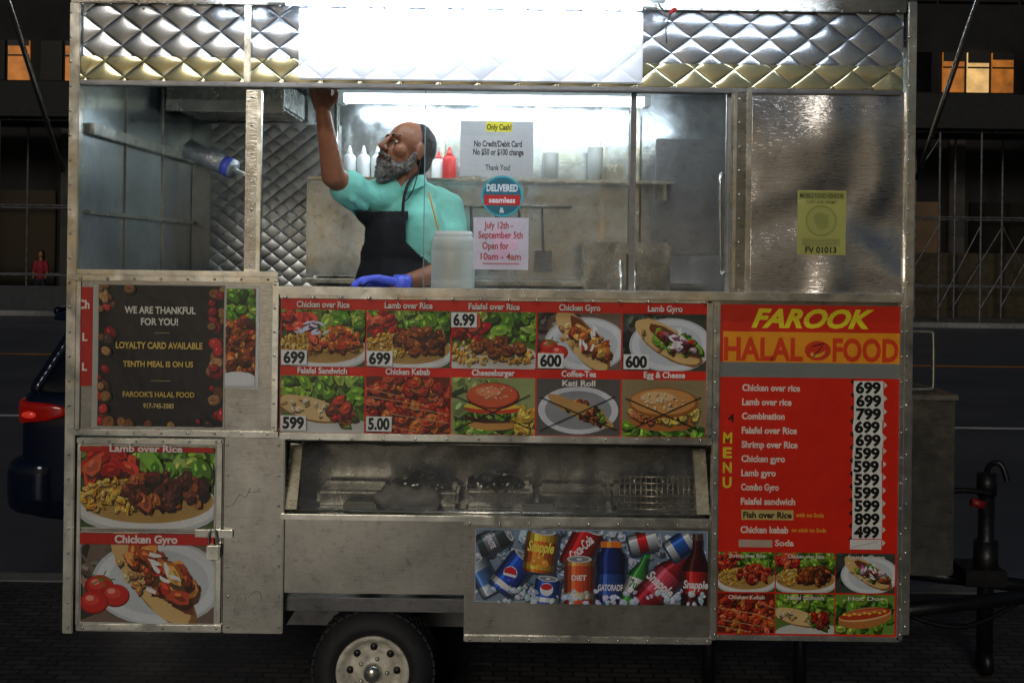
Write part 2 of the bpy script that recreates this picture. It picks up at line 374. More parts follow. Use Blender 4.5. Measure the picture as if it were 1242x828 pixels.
        p=Pic(P,x0,y0,x1,y1,(110,150,60)); p.chunks(.5,.5,.6,.5,30,.16,GREEN)
        p.ell(.5,.58,.46,.26,(190,120,55),-.15,24); p.ell(.5,.5,.45,.16,(235,185,120),-.15,24); p.ell(.5,.48,.44,.13,(190,60,30),-.15,24); p.ell(.48,.44,.36,.05,(225,110,70),-.15,24)
        for i in range(9): p.ell(.15+i*.085,.5-i*.012+(i%2)*.03,.035,.03,(245,205,60),0,8)
    P.clip=full
# ---------------------------------------------------------------- FOOD CART
cart=empty('food_cart')
XL=U(86,430)[0]; XR=U(1103,430)[0]
def zc(py,px=600): return U(px,py)[1]
box('floor_deck',XL+.012,XR-.012,.03,1.5,.45,.50,M['dark'],cart)
box('left_side_wall',XL-.002,XL+.018,.03,1.5,.38,2.64,M['inner'],cart)
box('right_side_wall',XR-.018,XR+.002,.03,1.5,.38,2.64,M['steel'],cart)
box('back_wall',XL+.02,XR-.02,1.48,1.5,.5,2.62,M['inner'],cart)
box('ceiling',XL+.02,XR-.02,.04,1.478,2.5,2.53,M['inner'],cart)
box('roof',XL-.02,XR+.02,.02,1.54,2.642,2.67,M['dark'],cart)
pbox('fascia_panel',93,8,1096,74,.0,.02,M['quilt'],cart)
pbox('fascia_lip',93,74.5,1096,103,-.012,.02,M['quilt_g'],cart)
pbox('fascia_top_trim',86,-6,1100,9,-.03,.015,M['steel'],cart)
pbox('fascia_bottom_rail',93,103,1096,109,-.016,.035,M['dark'],cart)
pbox('fascia_joint',296,2,304,100,-.018,.0,M['trim'],cart)
M['refl']=quilt('quilted_glare_pale',.86,(.97,.98,1),size=.14,rough=.34,dist=.0022,met=.3)  # pale, barely metallic quilt: tube glare put into the colour
pbox('fascia_glare_plate',362,12,780,99,-.022,-.0125,M['refl'],cart,.004)  # added plate, paints the white glare across the middle of the fascia
tlx0,tlz=U(312,2,-.15); tlx1,_=U(800,2,-.15)
cyl('canopy_tube',(tlx0+.1,-.15,tlz),(tlx1-.06,-.15,tlz),.012,M['ledv'],cart,seg=8)
box('canopy_tube_housing',tlx0-.02,tlx1+.02,-.17,-.13,tlz+.016,tlz+.045,M['white'],cart)
pbox('corner_post_left',80,2,92.5,768,-.022,.03,M['trim'],cart)
pbox('corner_post_right',1097,2,1108,770,-.022,.03,M['trim'],cart)
pbox('post_left',297,109,315,334,-.01,.03,M['steel'],cart)
pbox('post_left_edge',311,109,316,352,-.014,-.0105,M['trim'],cart,.001)
pbox('post_right',886,108,910,362,-.012,.03,M['steel'],cart)
pbox('post_right_edge',889,110,893,358,-.017,-.0125,M['trim'],cart,.001)
pbox('solid_hatch',910.5,110,1097,360,-.004,.02,M['steel_v'],cart)
pbox('hatch_edge',905,108,911,362,-.018,-.0125,M['trim'],cart,.001)
pbox('window_sill_left',93,328,337,334,-.05,.03,M['trim'],cart)
pbox('counter_rail',337,352,1097,362,-.045,.02,M['trim'],cart)
z1=zc(357); box('counter_top',XL+.02,XR-.02,.021,.38,z1-.03,z1-.002,M['inner'],cart)
pbox('lower_left_box',92,336,336,527,-.028,.02,M['steel'],cart,.006)
for n,r in (('a',(81,334,337,341)),('b',(81,522,337,529)),('c',(330,341,337,522)),('d',(92,341,97,522))):
    pbox('box_frame_'+n,*r,-.036,-.0285,M['trim'],cart,.001)
pbox('lower_left_door',93,531,270,766,-.012,.02,M['steel'],cart)
for n,r in (('a',(93,532,268,538)),('b',(93,757,268,764)),('c',(262,538,268,757)),('d',(92.6,538,97,757))):
    pbox('door_frame_'+n,*r,-.020,-.0125,M['trim'],cart,.001)
pbox('lower_panel_b',271,530,344,768,-.016,.02,M['steel'],cart)
pbox('menu_backing',338.5,364,862,536,-.010,.02,M['steel'],cart)
for n,r in (('a',(338.6,358,864,364.5)),('b',(338.6,528,864,536)),('c',(857,365,864,528))):
    pbox('menu_frame_'+n,*r,-.022,-.0105,M['trim'],cart,.001)
pbox('lower_middle_panel',344.5,627,570,720,-.004,.02,M['steel'],cart)
pbox('lower_right_panel',563,633,862,780,-.012,.02,M['steel'],cart)
for n,r in (('a',(563,632,863,638)),('b',(563,772,863,779))):
    pbox('drink_frame_'+n,*r,-.019,-.0125,M['trim'],cart,.001)
pbox('menu_column_back',863,363,1097,777,-.008,.02,M['steel'],cart)
for n,r in (('a',(864.5,365,871,776)),('b',(1090,368,1096.5,776)),('c',(871,771,1090,777))):
    pbox('column_frame_'+n,*r,-.020,-.0085,M['trim'],cart,.001)
# faint spray tags on the plain panels
tagm=simple('faded_marker',(150,145,120),.6)
curve('marker_scrawl_a',[P3(283,612,-.0172),P3(290,596,-.0172),P3(297,606,-.0172),P3(305,588,-.0172),P3(300,600,-.0172),P3(316,594,-.0172)],.0012,tagm,cart)
curve('marker_scrawl_b',[P3(284,742,-.0172),P3(288,716,-.0172),P3(300,724,-.0172),P3(292,734,-.0172),P3(312,712,-.0172),P3(320,728,-.0172),P3(306,738,-.0172)],.0012,tagm,cart)
# recessed heated display with slanted glass
M['plain']=metal('plain_steel',.2,.42,rough=(.2,.35),brush=(2,2,2),warp=.4,wscale=5,tint=(1,.96,.8),met=.8,bs=0)
pbox('display_back',344.5,537,862.5,640,.36,.38,M['plain'],cart)
xa=U(345,580)[0]; xb=U(861,590)[0]; zt=zc(538); zb=zc(627)
box('display_shelf',xa,xb,.021,.358,zb-.012,zb+.0,M['plain'],cart)
box('display_soffit',xa,xb,.021,.358,zt-.002,zt+.012,M['dark'],cart)
random.seed(31)
for k in range(5):
    x0=xa+.09+k*.275; pw_=.25
    t_=box('steam_pan_%d'%k,x0,x0+pw_,.15,.335,zb+.002,zb+.06+random.uniform(0,.015),M['plain'],cart,.012)
    if k in (1,2,4):
        blob('crumpled_foil_%d'%k,[('s',(x0+pw_/2+random.uniform(-.02,.02),.23,zb+.07),(.11,.07,.035+.01*k/4))],.008,M['plain'],cart,None,1,.03,32)
foam=simple('foam_box',(150,148,132),.6,var=.15)
blob('paper_bag',[('s',(xa+.42,.09,zb+.045),(.12,.03,.045)),('s',(xa+.5,.09,zb+.04),(.06,.028,.05))],.008,foam,cart,None,3,.02,25)
for n,(a_,c_) in enumerate(((xa+.2,.075),(xa+.85,.07))):
    box('foam_box_%d'%n,a_,a_+.12,.06,.105,zb+.002,zb+.035,foam,cart,.008)
pbox('display_lower_rail',340,626,863,633,-.02,.0,M['trim'],cart,.002)
def quad(name,pts,mat,parent):
    me=bpy.data.meshes.new(name); me.from_pydata([tuple(p) for p in pts],[],[tuple(range(len(pts)))]); return link(me,name,mat,parent)
M['glass2']=glassm('display_glass_mat',tint=.78,dirt=.07,rough=.08,ior=1.7)
quad('display_glass',[(xa+.045,.018,zb+.01),(xb-.045,.018,zb+.01),(xb-.045,.12,zt-.01),(xa+.045,.12,zt-.01)],M['glass2'],cart)
cyl('glass_rail_bottom',(xa+.04,.016,zb+.012),(xb-.04,.016,zb+.012),.006,M['trim'],cart)
cyl('glass_rail_top',(xa+.04,.116,zt-.022),(xb-.04,.116,zt-.022),.006,M['trim'],cart)
for nm,xx in (('bracket_left',xa+.0),('bracket_right',xb-.045)):
    bm=bmesh.new(); vs=[]
    for x in (xx,xx+.045):
        vs.append([bm.verts.new((x,y,z)) for y,z in ((-.004,zb+.02),(.03,zb+.02),(.14,zt-.03),(.105,zt-.03))])
    bm.faces.new(vs[0]); bm.faces.new(vs[1][::-1])
    for i in range(4): bm.faces.new((vs[0][i],vs[1][i],vs[1][(i+1)%4],vs[0][(i+1)%4]))
    bmesh.ops.recalc_face_normals(bm,faces=bm.faces); fin(bm,nm,M['gold'],cart)
bm=bmesh.new(); px0,pz0=U(752,622,.06)
for i in range(15):
    addcone(bm,Vector((px0+i*.0195,.085,pz0+.005)),.0035,Vector((px0+i*.0195,.1,pz0+.13)),.0035,6)
for j in range(6):
    addcone(bm,Vector((px0-.005,.083+j*.003,pz0+.01+j*.023)),.0035,Vector((px0+.28,.083+j*.003,pz0+.01+j*.023)),.0035,6)
fin(bm,'wire_grate',M['gold'],cart,True)
# rivets
bm=bmesh.new()
def rivrow(xa_,ya_,xb_,yb_,n,y):
    for i in range(n):
        t=i/(n-1); p=P3(xa_+(xb_-xa_)*t,ya_+(yb_-ya_)*t,y); addsph(bm,p,(.005,.0035,.005),None,8)
for r in ((86,15,82,760,26,-.023),(1104,15,1098,760,26,-.023),(897,120,896,352,9,-.013),(306,118,304,322,7,-.011),(345,361,855,367,16,-.046),
          (333.5,345,331.5,518,7,-.037),(98,338,325,339,8,-.037),(98,525,325,526,8,-.037),(100,535,262,536,6,-.021),(100,761,262,762,6,-.021),
          (868,372,867,770,14,-.021),(1094,372,1092,770,14,-.021),(570,635,858,637,9,-.020),(570,775,858,778,9,-.020),(276,540,276,760,7,-.017),(338,540,338,760,7,-.017),
          (350,532,850,534,14,-.023),(100,5,1090,14,30,-.031)):
    rivrow(*r)
fin(bm,'rivets',M['trim'],cart,True)
def gpane(name,x0,y0,x1,y1,y):
    X,Z=U((x0+x1)/2,(y0+y1)/2,y); s=F/(D+y); w=(x1-x0)/2/s; h=(y1-y0)/2/s
    return quad(name,[(X-w,y,Z-h),(X+w,y,Z-h),(X+w,y,Z+h),(X-w,y,Z+h)],M['glass'],cart)
gpane('sliding_glass',515,108,882,354,.028)
pbox('glass_edge',514.2,108,515.2,354,.026,.030,simple('edge_polish',(110,135,135),.2,var=.1),cart,0)
pbox('glass_stile',880,108,886,354,.022,.034,M['dark'],cart,.001)
pbox('glass_stile_inner',764,108,771,354,.036,.05,M['dark'],cart,.001)
curve('glass_handle',[P3(878,212,.02),P3(874,205,-.02),P3(873,240,-.03),P3(874,300,-.03),P3(875,338,-.02),P3(879,330,.02)],.005,M['trim'],cart)
pbox('hasp',236,642,282,652,-.028,-.0205,M['trim'],cart,.002)
pbox('padlock_body',250,661,266,679,-.045,-.024,M['trim'],cart,.004)
curve('padlock_shackle',[P3(253,662,-.035),P3(253,646,-.038),P3(258,641,-.038),P3(263,646,-.038),P3(263,662,-.035)],.0035,M['trim'],cart)
awn=[(XL,-.0,2.69),(XR,0,2.69),(XR,-.85,2.86),(XL,-.85,2.86)]
o=quad('awning_flap',awn,M['quilt'],cart); so=o.modifiers.new('t','SOLIDIFY'); so.thickness=.02
cyl('awning_strut_left',P3(76,207,.03),(XL-.03,-.8,2.85),.009,M['steel'],cart)
cyl('awning_strut_right',P3(1112,217,.03),(XR+.03,-.8,2.85),.009,M['steel'],cart)
cyl('awning_led_tube',(-1.2,-.55,2.72),(1.2,-.55,2.72),.016,M['led'],cart,seg=8)
box('awning_led_housing',-1.22,1.22,-.58,-.52,2.737,2.77,M['white'],cart)
curve('wire',[P3(797,0,-.06),P3(802,14,-.06),P3(815,14,-.06),P3(806,35,-.05),P3(809,52,-.045)],.0022,M['blackp'],cart)
cyl('wire_connector',P3(812,16,-.06),P3(820,11,-.06),.006,M['redp'],cart)
# wheel
wx,wz=U(452,815,.06)
R=wz
prof=[(.128,.03),(.134,-.005),(.15,-.018),(R-.055,-.022),(R-.03,-.012),(R-.012,.004),(R,.02),(R,.15),(R-.012,.17),(R-.05,.185),(.134,.17)]
lathe('tyre',prof,(wx,.06,wz),(0,1,0),M['black'],cart,64,caps=False)
bm=bmesh.new()
for i in range(44):
    a=i*2*math.pi/44
    for k,yy in enumerate((.085,.125,.165,.2)):
        c=Vector((wx+math.cos(a+k*.07)*(R-.001),yy,wz+math.sin(a+k*.07)*(R-.001)))
        mt=Matrix.Translation(c)@Matrix.Rotation(-a,4,'Y')@Matrix.Diagonal((.008,.03,.024,1))
        bmesh.ops.create_cube(bm,size=1,matrix=mt)
fin(bm,'tyre_tread',M['black'],cart)
rimm=simple('painted_rim',(202,196,178),.4,var=.45,scale=20)
lathe('rim',[(.03,.0),(.06,.005),(.075,.025),(.095,.035),(.108,.005),(.12,-.008),(.131,-.012),(.134,-.004),(.125,.03)],(wx,.06,wz),(0,1,0),rimm,cart,40,caps=False)
lathe('hub',[(.001,-.03),(.028,-.028),(.034,-.01),(.036,.03)],(wx,.06,wz),(0,1,0),M['trim'],cart,24)
bm=bmesh.new()
for i in range(8):
    a=i*math.pi/4; addsph(bm,Vector((wx+.085*math.cos(a),.086,wz+.085*math.sin(a))),(.014,.008,.014),None,10)
fin(bm,'rim_holes',M['blackp'],cart,True)
bm=bmesh.new()
for i in range(5):
    a=i*math.pi*.4; addsph(bm,Vector((wx+.052*math.cos(a),.058,wz+.052*math.sin(a))),.008,None,8)
fin(bm,'lug_nuts',M['trim'],cart,True)
box('axle_beam',XL+.1,XR-.1,.6,.68,.22,.28,M['dark'],cart)
lathe('tyre_far',prof,(wx,1.25,wz),(0,1,0),M['black'],cart,48)
wl=U(344,800)[0]; wr=U(563,800)[0]
box('wheel_arch_left',wl-.02,wl-.002,.03,.3,.39,.53,M['dark'],cart)
box('wheel_arch_right',wr+.002,wr+.02,.03,.3,.39,.53,M['dark'],cart)
for i,(px) in enumerate((880,1000)):
    x=U(px,780)[0]; cyl('stabiliser_leg_%d'%i,(x,.35,.5),(x,.35,.03),.025,M['blacks'],cart); box('stabiliser_foot_%d'%i,x-.08,x+.08,.27,.43,.0,.03,M['blacks'],cart)
y=.75; tz=U(1150,712,y)[1]; K=M['blacks']
for k in (.35,1.15):
    cyl('tongue_rail',(XR-.05,k,tz),(XR+.95,.75,tz-.01),.03,K,cart,seg=6)
jx=U(1196,640,y)[0]
cyl('jack_tube',(jx,y,U(1196,598,y)[1]),(jx,y,.08),.033,K,cart)
cyl('jack_inner',(jx,y,.03),(jx,y,.3),.022,K,cart); cyl('jack_wheel',(jx-.02,y,.055),(jx+.02,y,.055),.055,K,cart)
cyl('jack_collar',(jx,y,U(1196,655,y)[1]),(jx,y,U(1196,700,y)[1]),.05,K,cart)
cyl('jack_head',(jx,y,U(1196,600,y)[1]),(jx,y,U(1196,574,y)[1]),.04,K,cart)
curve('jack_crank',[(jx,y,U(1196,572,y)[1]),(jx,y-.02,U(1196,560,y)[1]),(jx+.05,y-.05,U(1196,558,y)[1]),(jx+.06,y-.06,U(1196,580,y)[1])],.012,K,cart)
curve('jack_handle',[(jx-.16,y-.05,U(1150,592,y)[1]),(jx-.08,y-.05,U(1170,590,y)[1]),(jx,y-.04,U(1190,596,y)[1])],.012,K,cart)
cyl('jack_knob',(jx-.09,y-.07,U(1175,604,y)[1]),(jx-.04,y-.07,U(1175,608,y)[1]),.018,simple('dark_red_knob',(120,14,14),.5),cart)
curve('safety_chain',[(XR+.0,.6,tz+.02),(XR+.3,.55,tz-.12),(XR+.55,.6,tz-.1),(XR+.8,.7,tz+.02)],.01,K,cart)
pbox('jack_plate',1172,692,1222,712,.66,.86,K,cart)
pbox('side_locker',1104,483,1158,698,.25,.75,M['steel'],cart,.006)
pbox('side_locker_lid',1102,479,1163,485,.235,.765,M['trim'],cart,.002)
curve('side_grab_handle',[P3(1106,402,.1),P3(1130,402,.1),P3(1132,404,.1),P3(1132,470,.1),P3(1130,472,.1),P3(1106,472,.1)],.007,M['trim'],cart)
# ------------------------------------------------ interior
box('quilted_liner',U(316,200,1.4)[0]-.25,U(412,200,1.45)[0],1.45,1.478,1.2,2.35,M['quilt_i'],cart)
cyl('hood_post',(U(408,200,1.3)[0],1.3,1.3),(U(408,200,1.3)[0],1.3,2.5),.012,M['trim'],cart)
zz=U(100,150,.0)[1]
box('wall_rail',XL+.019,XL+.05,.06,1.44,zz-.03,zz+.01,M['trim'],cart)
zz2=U(100,255)[1]
box('wall_ledge',XL+.019,XL+.04,.06,1.44,zz2-.012,zz2+.005,M['trim'],cart)
for k,yy in enumerate((.5,1.0)):
    box('wall_seam_%d'%k,XL+.0185,XL+.024,yy,yy+.012,1.6,2.49,M['trim'],cart,.001)
box('exhaust_hood',XL+.06,-1.0,.9,1.44,2.36,2.49,M['plain'],cart,.01)
box('hood_rim',XL+.065,-.995,.885,.90,2.34,2.39,M['trim'],cart)
foilm=simple('foil_wrap',(180,184,186),.3,metal=.7,var=.35,scale=30,bump=.8,bscale=50)
foil=cyl('paper_roll',P3(228,180,.55),P3(284,206,.5),.038,foilm,None)
cyl('wrap',P3(272,200.5,.511),P3(281,204.7,.503),.0395,M['glove'],foil)
cyl('roll_spindle',P3(220,176,.557),P3(300,213.5,.486),.008,M['trim'],foil)
box('shelf',-.95,.75,1.25,1.44,2.075,2.09,M['trim'],cart)
for k,x in enumerate((-.9,-.1,.7)): box('shelf_bracket_%d'%k,x,x+.015,1.27,1.44,2.0,2.074,M['trim'],cart,.001)
box('prep_shelf',-.95,.9,1.1,1.44,1.60,1.62,M['trim'],cart)
box('griddle_back',-.95,-.62,1.22,1.44,1.63,2.07,M['inner'],cart,.01)
dx=U(770,200,1.4)[0]
box('door_jamb',dx-.02,dx+.02,1.38,1.445,.5,2.45,M['trim'],cart)
box('door_panel',dx+.035,XR-.05,1.41,1.446,.55,2.42,M['inner'],cart)
box('door_window',dx+.1,XR-.25,1.40,1.409,1.75,2.3,M['dark'],cart)
for k,x in enumerate((-.35,.05,.42)): box('wall_batten_%d'%k,x,x+.02,1.455,1.479,1.62,2.49,M['trim'],cart,.002)
box('refrigerator',.32,.70,1.0,1.225,.5,1.80,M['plain'],cart,.01)
box('refrigerator_door_gap',.505,.515,.994,.9995,.6,1.75,M['blackp'],cart,.001)
for x in (.48,.54): cyl('refrigerator_handle',(x,.97,1.45),(x,.97,1.72),.008,M['trim'],cart)
cyl('utensil_rail',(-.5,1.42,1.97),(.28,1.42,1.97),.006,M['trim'],cart)
for k,x in enumerate((-.42,-.33,-.2,-.08,.03,.14)):
    u_=cyl('spatula' if k%2 else 'ladle',(x,1.405,1.965),(x+.01,1.405,1.76),.005,M['dark'],None)
    if k%2: box('blade',x-.03,x+.05,1.402,1.407,1.66,1.76,M['dark'],u_,.001)
    else:
        bm=bmesh.new(); addsph(bm,Vector((x+.01,1.39,1.73)),(.04,.04,.03)); fin(bm,'bowl',M['dark'],u_,True)
def bottle(name,x,y,z,h,r,mat,cap):
    b_=lathe(name,[(r*.95,0),(r,.01),(r,h*.62),(r*.8,h*.7),(r*.45,h*.74)],(x,y,z),(0,0,1),mat,None,20)
    lathe('nozzle',[(r*.5,h*.74),(r*.42,h*.8),(.004,h),(.001,h)],(x,y,z),(0,0,1),cap,b_,14)
for i,px in enumerate((424,441,458)): bottle('squeeze_bottle',U(px,200,1.32)[0],1.32,2.09,.15,.03,M['white'],M['white'])
bottle('squeeze_bottle',U(545,200,1.32)[0],1.32,2.09,.15,.032,M['redp'],M['redp'])
bottle('squeeze_bottle',U(532,200,1.36)[0],1.36,2.09,.13,.032,M['white'],M['redp'])
cupm=simple('paper_cup',(130,132,126),.6,var=.1)
for px,h in ((668,.13),(722,.16)):
    x=U(px,200,1.36)[0]; lathe('cup_stack',[(.028,0),(.036,h*.3),(.037,h),(.03,h)],(x,1.36,2.09),(0,0,1),cupm,None,20)
for px,n_ in ((745,6),(572,5)):
    x=U(px,200,1.36)[0]; t0=None
    for k in range(n_):
        b_=box('foil_tray' if not t0 else 'tray_%d'%k,x-.04,x+.04,1.3,1.42,2.0905+k*.013,2.0905+k*.013+.01,M['trim'],t0,.003); t0=t0 or b_
lampo=empty('fluorescent_lamp')
box('housing',-.8,.62,1.12,1.26,2.46,2.499,M['white'],lampo)
for k,yy in enumerate((1.15,1.22)): cyl('tube_%d'%k,(-.78,yy,2.44),(.6,yy,2.44),.014,M['tube'],lampo,seg=8)
for k,xx in enumerate((-.79,.6)): box('end_%d'%k,xx-.01,xx+.02,1.13,1.25,2.42,2.462,M['white'],lampo)
lamp2=empty('fluorescent_lamp')
box('housing',-.7,.9,.3,.38,2.47,2.499,M['white'],lamp2); cyl('tube',(-.68,.34,2.45),(.88,.34,2.45),.013,M['tube'],lamp2,seg=8)
jx2,_=U(549,330,.1); jz=z1-.002
jm=simple('milky_plastic',(200,208,200),.4,var=.06)
jug=lathe('plastic_jug',[(.074,0),(.08,.008),(.08,.045),(.0785,.05),(.08,.055),(.08,.15),(.0785,.155),(.08,.16),(.08,.19),(.074,.205),(.066,.212),(.066,.228),(.06,.228),(.058,.2)],(jx2,.12,jz),(0,0,1),jm,None,36)
lathe('lid_ring',[(.07,.208),(.071,.21),(.071,.222),(.067,.224)],(jx2,.12,jz),(0,0,1),M['white'],jug,36)
cyl('stick',(jx2-.02,.12,jz+.1),P3(520,233,.09),.0032,simple('yellow_wood',(200,160,50),.5),jug)
# ------------------------------------------------ PRINTED SIGNS
RB=(232,38,16)
mb=Print('menu_board',340,365,857,528,-.0115,RB)
kinds=[['rice_chick','rice_lamb','falafel','gyro','gyro_lamb'],['wrap','kebab','burger','kati','eggbun']]
labs=[['Chicken over Rice','Lamb over Rice','Falafel over Rice','Chicken Gyro','Lamb Gyro'],['Falafel Sandwich','Chicken Kebab','Cheeseburger','Coffee-Tea','Egg & Cheese']]
lw=[[64,58,62,50,42],[60,54,52,42,50]]
price=[['699','699','6.99','600','600'],['599','5.00',None,None,None]]
for r in range(2):
    for c in range(5):
        x0=341+c*103.4; x1=x0+101.5; y0=378+r*80; y1=y0+69
        random.seed(50+r*5+c); paint(mb,x0,y0,x1,y1,kinds[r][c]); mb.L=1100
        mb.clip=mb.full; cxx=(x0+x1)/2; w=lw[r][c]/2
        mb.text(labs[r][c],cxx-w,y0-10,cxx+w,y0-3,(250,240,230),.03)
        if r==1 and c>=2:
            mb.line(x0+4,y0+22,x1-4,y1-8,1.3,(20,20,20)); mb.line(x0+4,y1-6,x1-6,y0+20,1.3,(20,20,20))
        if r==1 and c==3: mb.text('Kati Roll',cxx-20,y0+1.5,cxx+20,y0+8,(250,240,230),.03)
        p=price[r][c]
        if p:
            if (r,c)==(0,2): a,b_=x0-1,y0+1
            else: a,b_=x0+1,y1-20
            if r==1: b_=y1-21
            mb.rect(a,b_,a+31,b_+18,(238,236,228)); mb.text(p,a+2.5,b_+2.5,a+28.5,b_+15.5,(12,12,12),.045)
mb.build()
rc=Print('menu_sign',872,370,1090,771,-.0095,(222,36,13))
rc.rect(875,370,1090,403,(222,44,18)); rc.text('FAROOK',909,376,1058,397,(250,228,40),.04,.35)
rc.rect(875,403,1090,440,(250,160,30)); rc.text('HALAL',876,411,972,437,(234,66,24),.035); rc.text('FOOD',1008,411,1088,437,(234,66,24),.035)
rc.ell(990,425,16,12,(222,60,30),0,20); rc.ell(990,428,9,5,(240,180,60),-.3,14); rc.ell(991,425,8,4,(222,60,30),-.3,14); rc.line(983,420,998,416,2,(120,20,15)); rc.line(984,433,996,419,1.5,(120,20,15))
rc.rect(872,440,1090,458,(130,132,125))
rc.rect(873,458,1089,668,(224,36,13))
items=[('Chicken over rice',70),('Lamb over rice',60),('Combination',52),('Falafel over Rice',67),('Shrimp over Rice',68),('Chicken gyro',53),('Lamb gyro',42),('Combo Gyro',46),('Falafel sandwich',66),('Fish over Rice',62),('Chicken kebab',58)]
for i,(t,w) in enumerate(items):
    yy=467+i*17.2
    if i==9:
        rc.rect(900,yy-3,963,yy+9,(205,180,110)); rc.text(t,902,yy-.5,961,yy+6.5,(30,20,15),.04); rc.text('with no Soda',966,yy,1000,yy+5,(240,190,60),.01)
    else:
        rc.text(t,899,yy,899+w,yy+7.6,(243,222,205),.035)
        if i==10: rc.text('on stick no Soda',961,yy+1,1003,yy+6,(240,190,60),.01)
rc.rect(897,655,938,664,(195,170,150)); rc.text('Soda',941,655,964,662,(243,222,205),.03)
for i,ch in enumerate('MENU'): rc.text(ch,876.5,526+i*18,887.5,538+i*18,(240,205,50),.04)
rc.text('4',882,503,890,513,(60,20,15),.02)
for i,t in enumerate(['699','699','799','699','699','599','599','599','599','599','899','499']):
    yy=462+i*15.9; j=random.uniform(-1.2,1.2)
    rc.rect(1034+j,yy-1,1070+j,yy+15.2,jit((236,233,222),6)); rc.text(t,1036.5+j,yy+1,1067+j,yy+13.5,(12,12,12),.05)
for i in range(13):
    rc.poly([(1034,462+i*15.9-4),(1030,462+i*15.9),(1034,462+i*15.9+4)],(20,20,20)); rc.poly([(1071,466+i*15.9+4),(1075,466+i*15.9),(1071,466+i*15.9-4)],(225,220,205))
rc.rect(1032,653,1070,665,(232,228,220)); rc.line(1033,663,1066,655,1,(190,180,170))
rk=[['shrimp','rice_lamb','gyro_lamb'],['kebab','wrap','hotdog']]; xs=[870.5,942,1015,1088]
for r in range(2):
    for c in range(3):
        y0=670+r*50; random.seed(90+r*3+c)
        paint(rc,max(872.5,xs[c]+.5),y0,xs[c+1]-1,y0+48,rk[r][c]); rc.clip=rc.full; rc.L=1100
        rc.text(['Shrimp over Rice','Chicken over Rice','Lamb Gyro','Chicken Kebab','Falafel Sandwich','Hot Dog'][r*3+c],xs[c]+14,y0+1,xs[c]+58,y0+5.5,(240,230,215),.02)
rc.build()
rs=Print('food_poster',272,348,314,471,-.030,(222,222,214)); rs.L=3; random.seed(5)
pp=Pic(rs,274,350,310,468,(120,60,30)); pp.chunks(.5,.2,.6,.2,30,.35,GREEN); pp.chunks(.5,.6,.7,.3,60,.28,CHIK+MEAT); pp.ell(.4,.98,.9,.13,(230,228,225)); rs.build()
rd=Print('menu_poster',93,348,112,468,-.030,(190,30,18)); rd.text('Ch',94,364,108,374,(245,235,225),.03); rd.text('L',100,404,106,413,(245,235,225),.03); rd.text('L',100,440,106,449,(245,235,225),.03); rd.build()
lp=Print('loyalty_poster',112,345,273,519,-.0305,(190,185,172))
lp.rect(119,346,271,517,(22,18,16)); lp.L=8
random.seed(11)
NUT=[(140,85,42),(166,114,62),(115,64,30),(186,140,84)]
for i in range(62):
    side=random.random()
    if side<.38: x,y_=random.uniform(119,134),random.uniform(348,515)
    elif side<.7: x,y_=random.uniform(256,271),random.uniform(348,515)
    elif side<.85: x,y_=random.uniform(119,271),random.uniform(346,353)
    else: x,y_=random.uniform(119,271),random.uniform(510,517)
    z=random.uniform(3.5,9.5); c=random.choice(NUT+NUT+[(140,20,22),(190,40,35),(60,45,35)])
    lp.clip=(119,346,271,517); rt=random.uniform(0,3)
    lp.ell(x+1,y_+1.5,z*1.05,z*.9,(14,10,9),0,14); lp.ell(x,y_,z,z*.85,tuple(k*.6 for k in c),rt,14,.06); lp.ell(x-z*.08,y_-z*.1,z*.85,z*.7,jit(c,12),rt,14,.06)
    if c in NUT:
        for q in range(5): lp.ell(x+random.uniform(-.5,.5)*z,y_+random.uniform(-.5,.4)*z,z*.25,z*.1,jit(tuple(k*random.choice((.7,1.25)) for k in c),8),rt+random.uniform(-.5,.5),6,.3)
        lp.line(x-z*.8*math.cos(rt),y_-z*.8*math.sin(rt),x+z*.8*math.cos(rt),y_+z*.8*math.sin(rt),.6,tuple(k*.45 for k in c))
    else: lp.ell(x-z*.3,y_-z*.3,z*.25,z*.15,tuple(min(255,k*1.5+40) for k in c),rt,8,.2)
lp.clip=lp.full
for t,x0,x1,y0,h,col in (('WE ARE THANKFUL',151,237,372,8,(232,226,208)),('FOR YOU!',171,216,386,8,(232,226,208)),('LOYALTY CARD AVAILABLE',141,246,415,7.5,(226,192,96)),('TENTH MEAL IS ON US',150,235,438,6.5,(226,192,96)),("FAROOK'S HALAL FOOD",150,237,475,6,(214,180,92)),('917-745-3583',175,212,489,5.5,(214,190,120))):
    lp.text(t,x0,y0,x1,y0+h,col,.03)
lp.rect(188,403,206,403.8,(170,150,100)); lp.rect(184,461,208,461.8,(170,150,100)); lp.build()
fp=Print('food_poster',97,540,261,641,-.0135,(225,222,212)); random.seed(21); paint(fp,98,541,260,640,'rice_lamb'); fp.clip=fp.full; fp.L=1100; fp.rect(98,541,260,547,(190,28,16)); fp.text('Lamb over Rice',134,539,222,547,(245,235,225),.03); fp.build()
fp=Print('food_poster',97,645,261,756,-.0135,(225,222,212)); random.seed(23); paint(fp,98,646,260,755,'gyro'); fp.clip=fp.full; fp.L=1100; fp.rect(98,646,260,659,(196,30,16)); fp.text('Chicken Gyro',140,648,216,657,(245,235,225),.035); fp.build()
dp=Print('drinks_poster',576,642,858,731,-.0135,(175,190,205)); random.seed(33)
pp=Pic(dp,577,643,857,730,(130,150,172)); pp.chunks(.5,.5,.55,.55,260,.035,[(190,205,225),(150,172,198),(225,232,240),(100,122,152),(170,190,212)],1.4)
DC=(577,643,857,730); dp.clip=DC
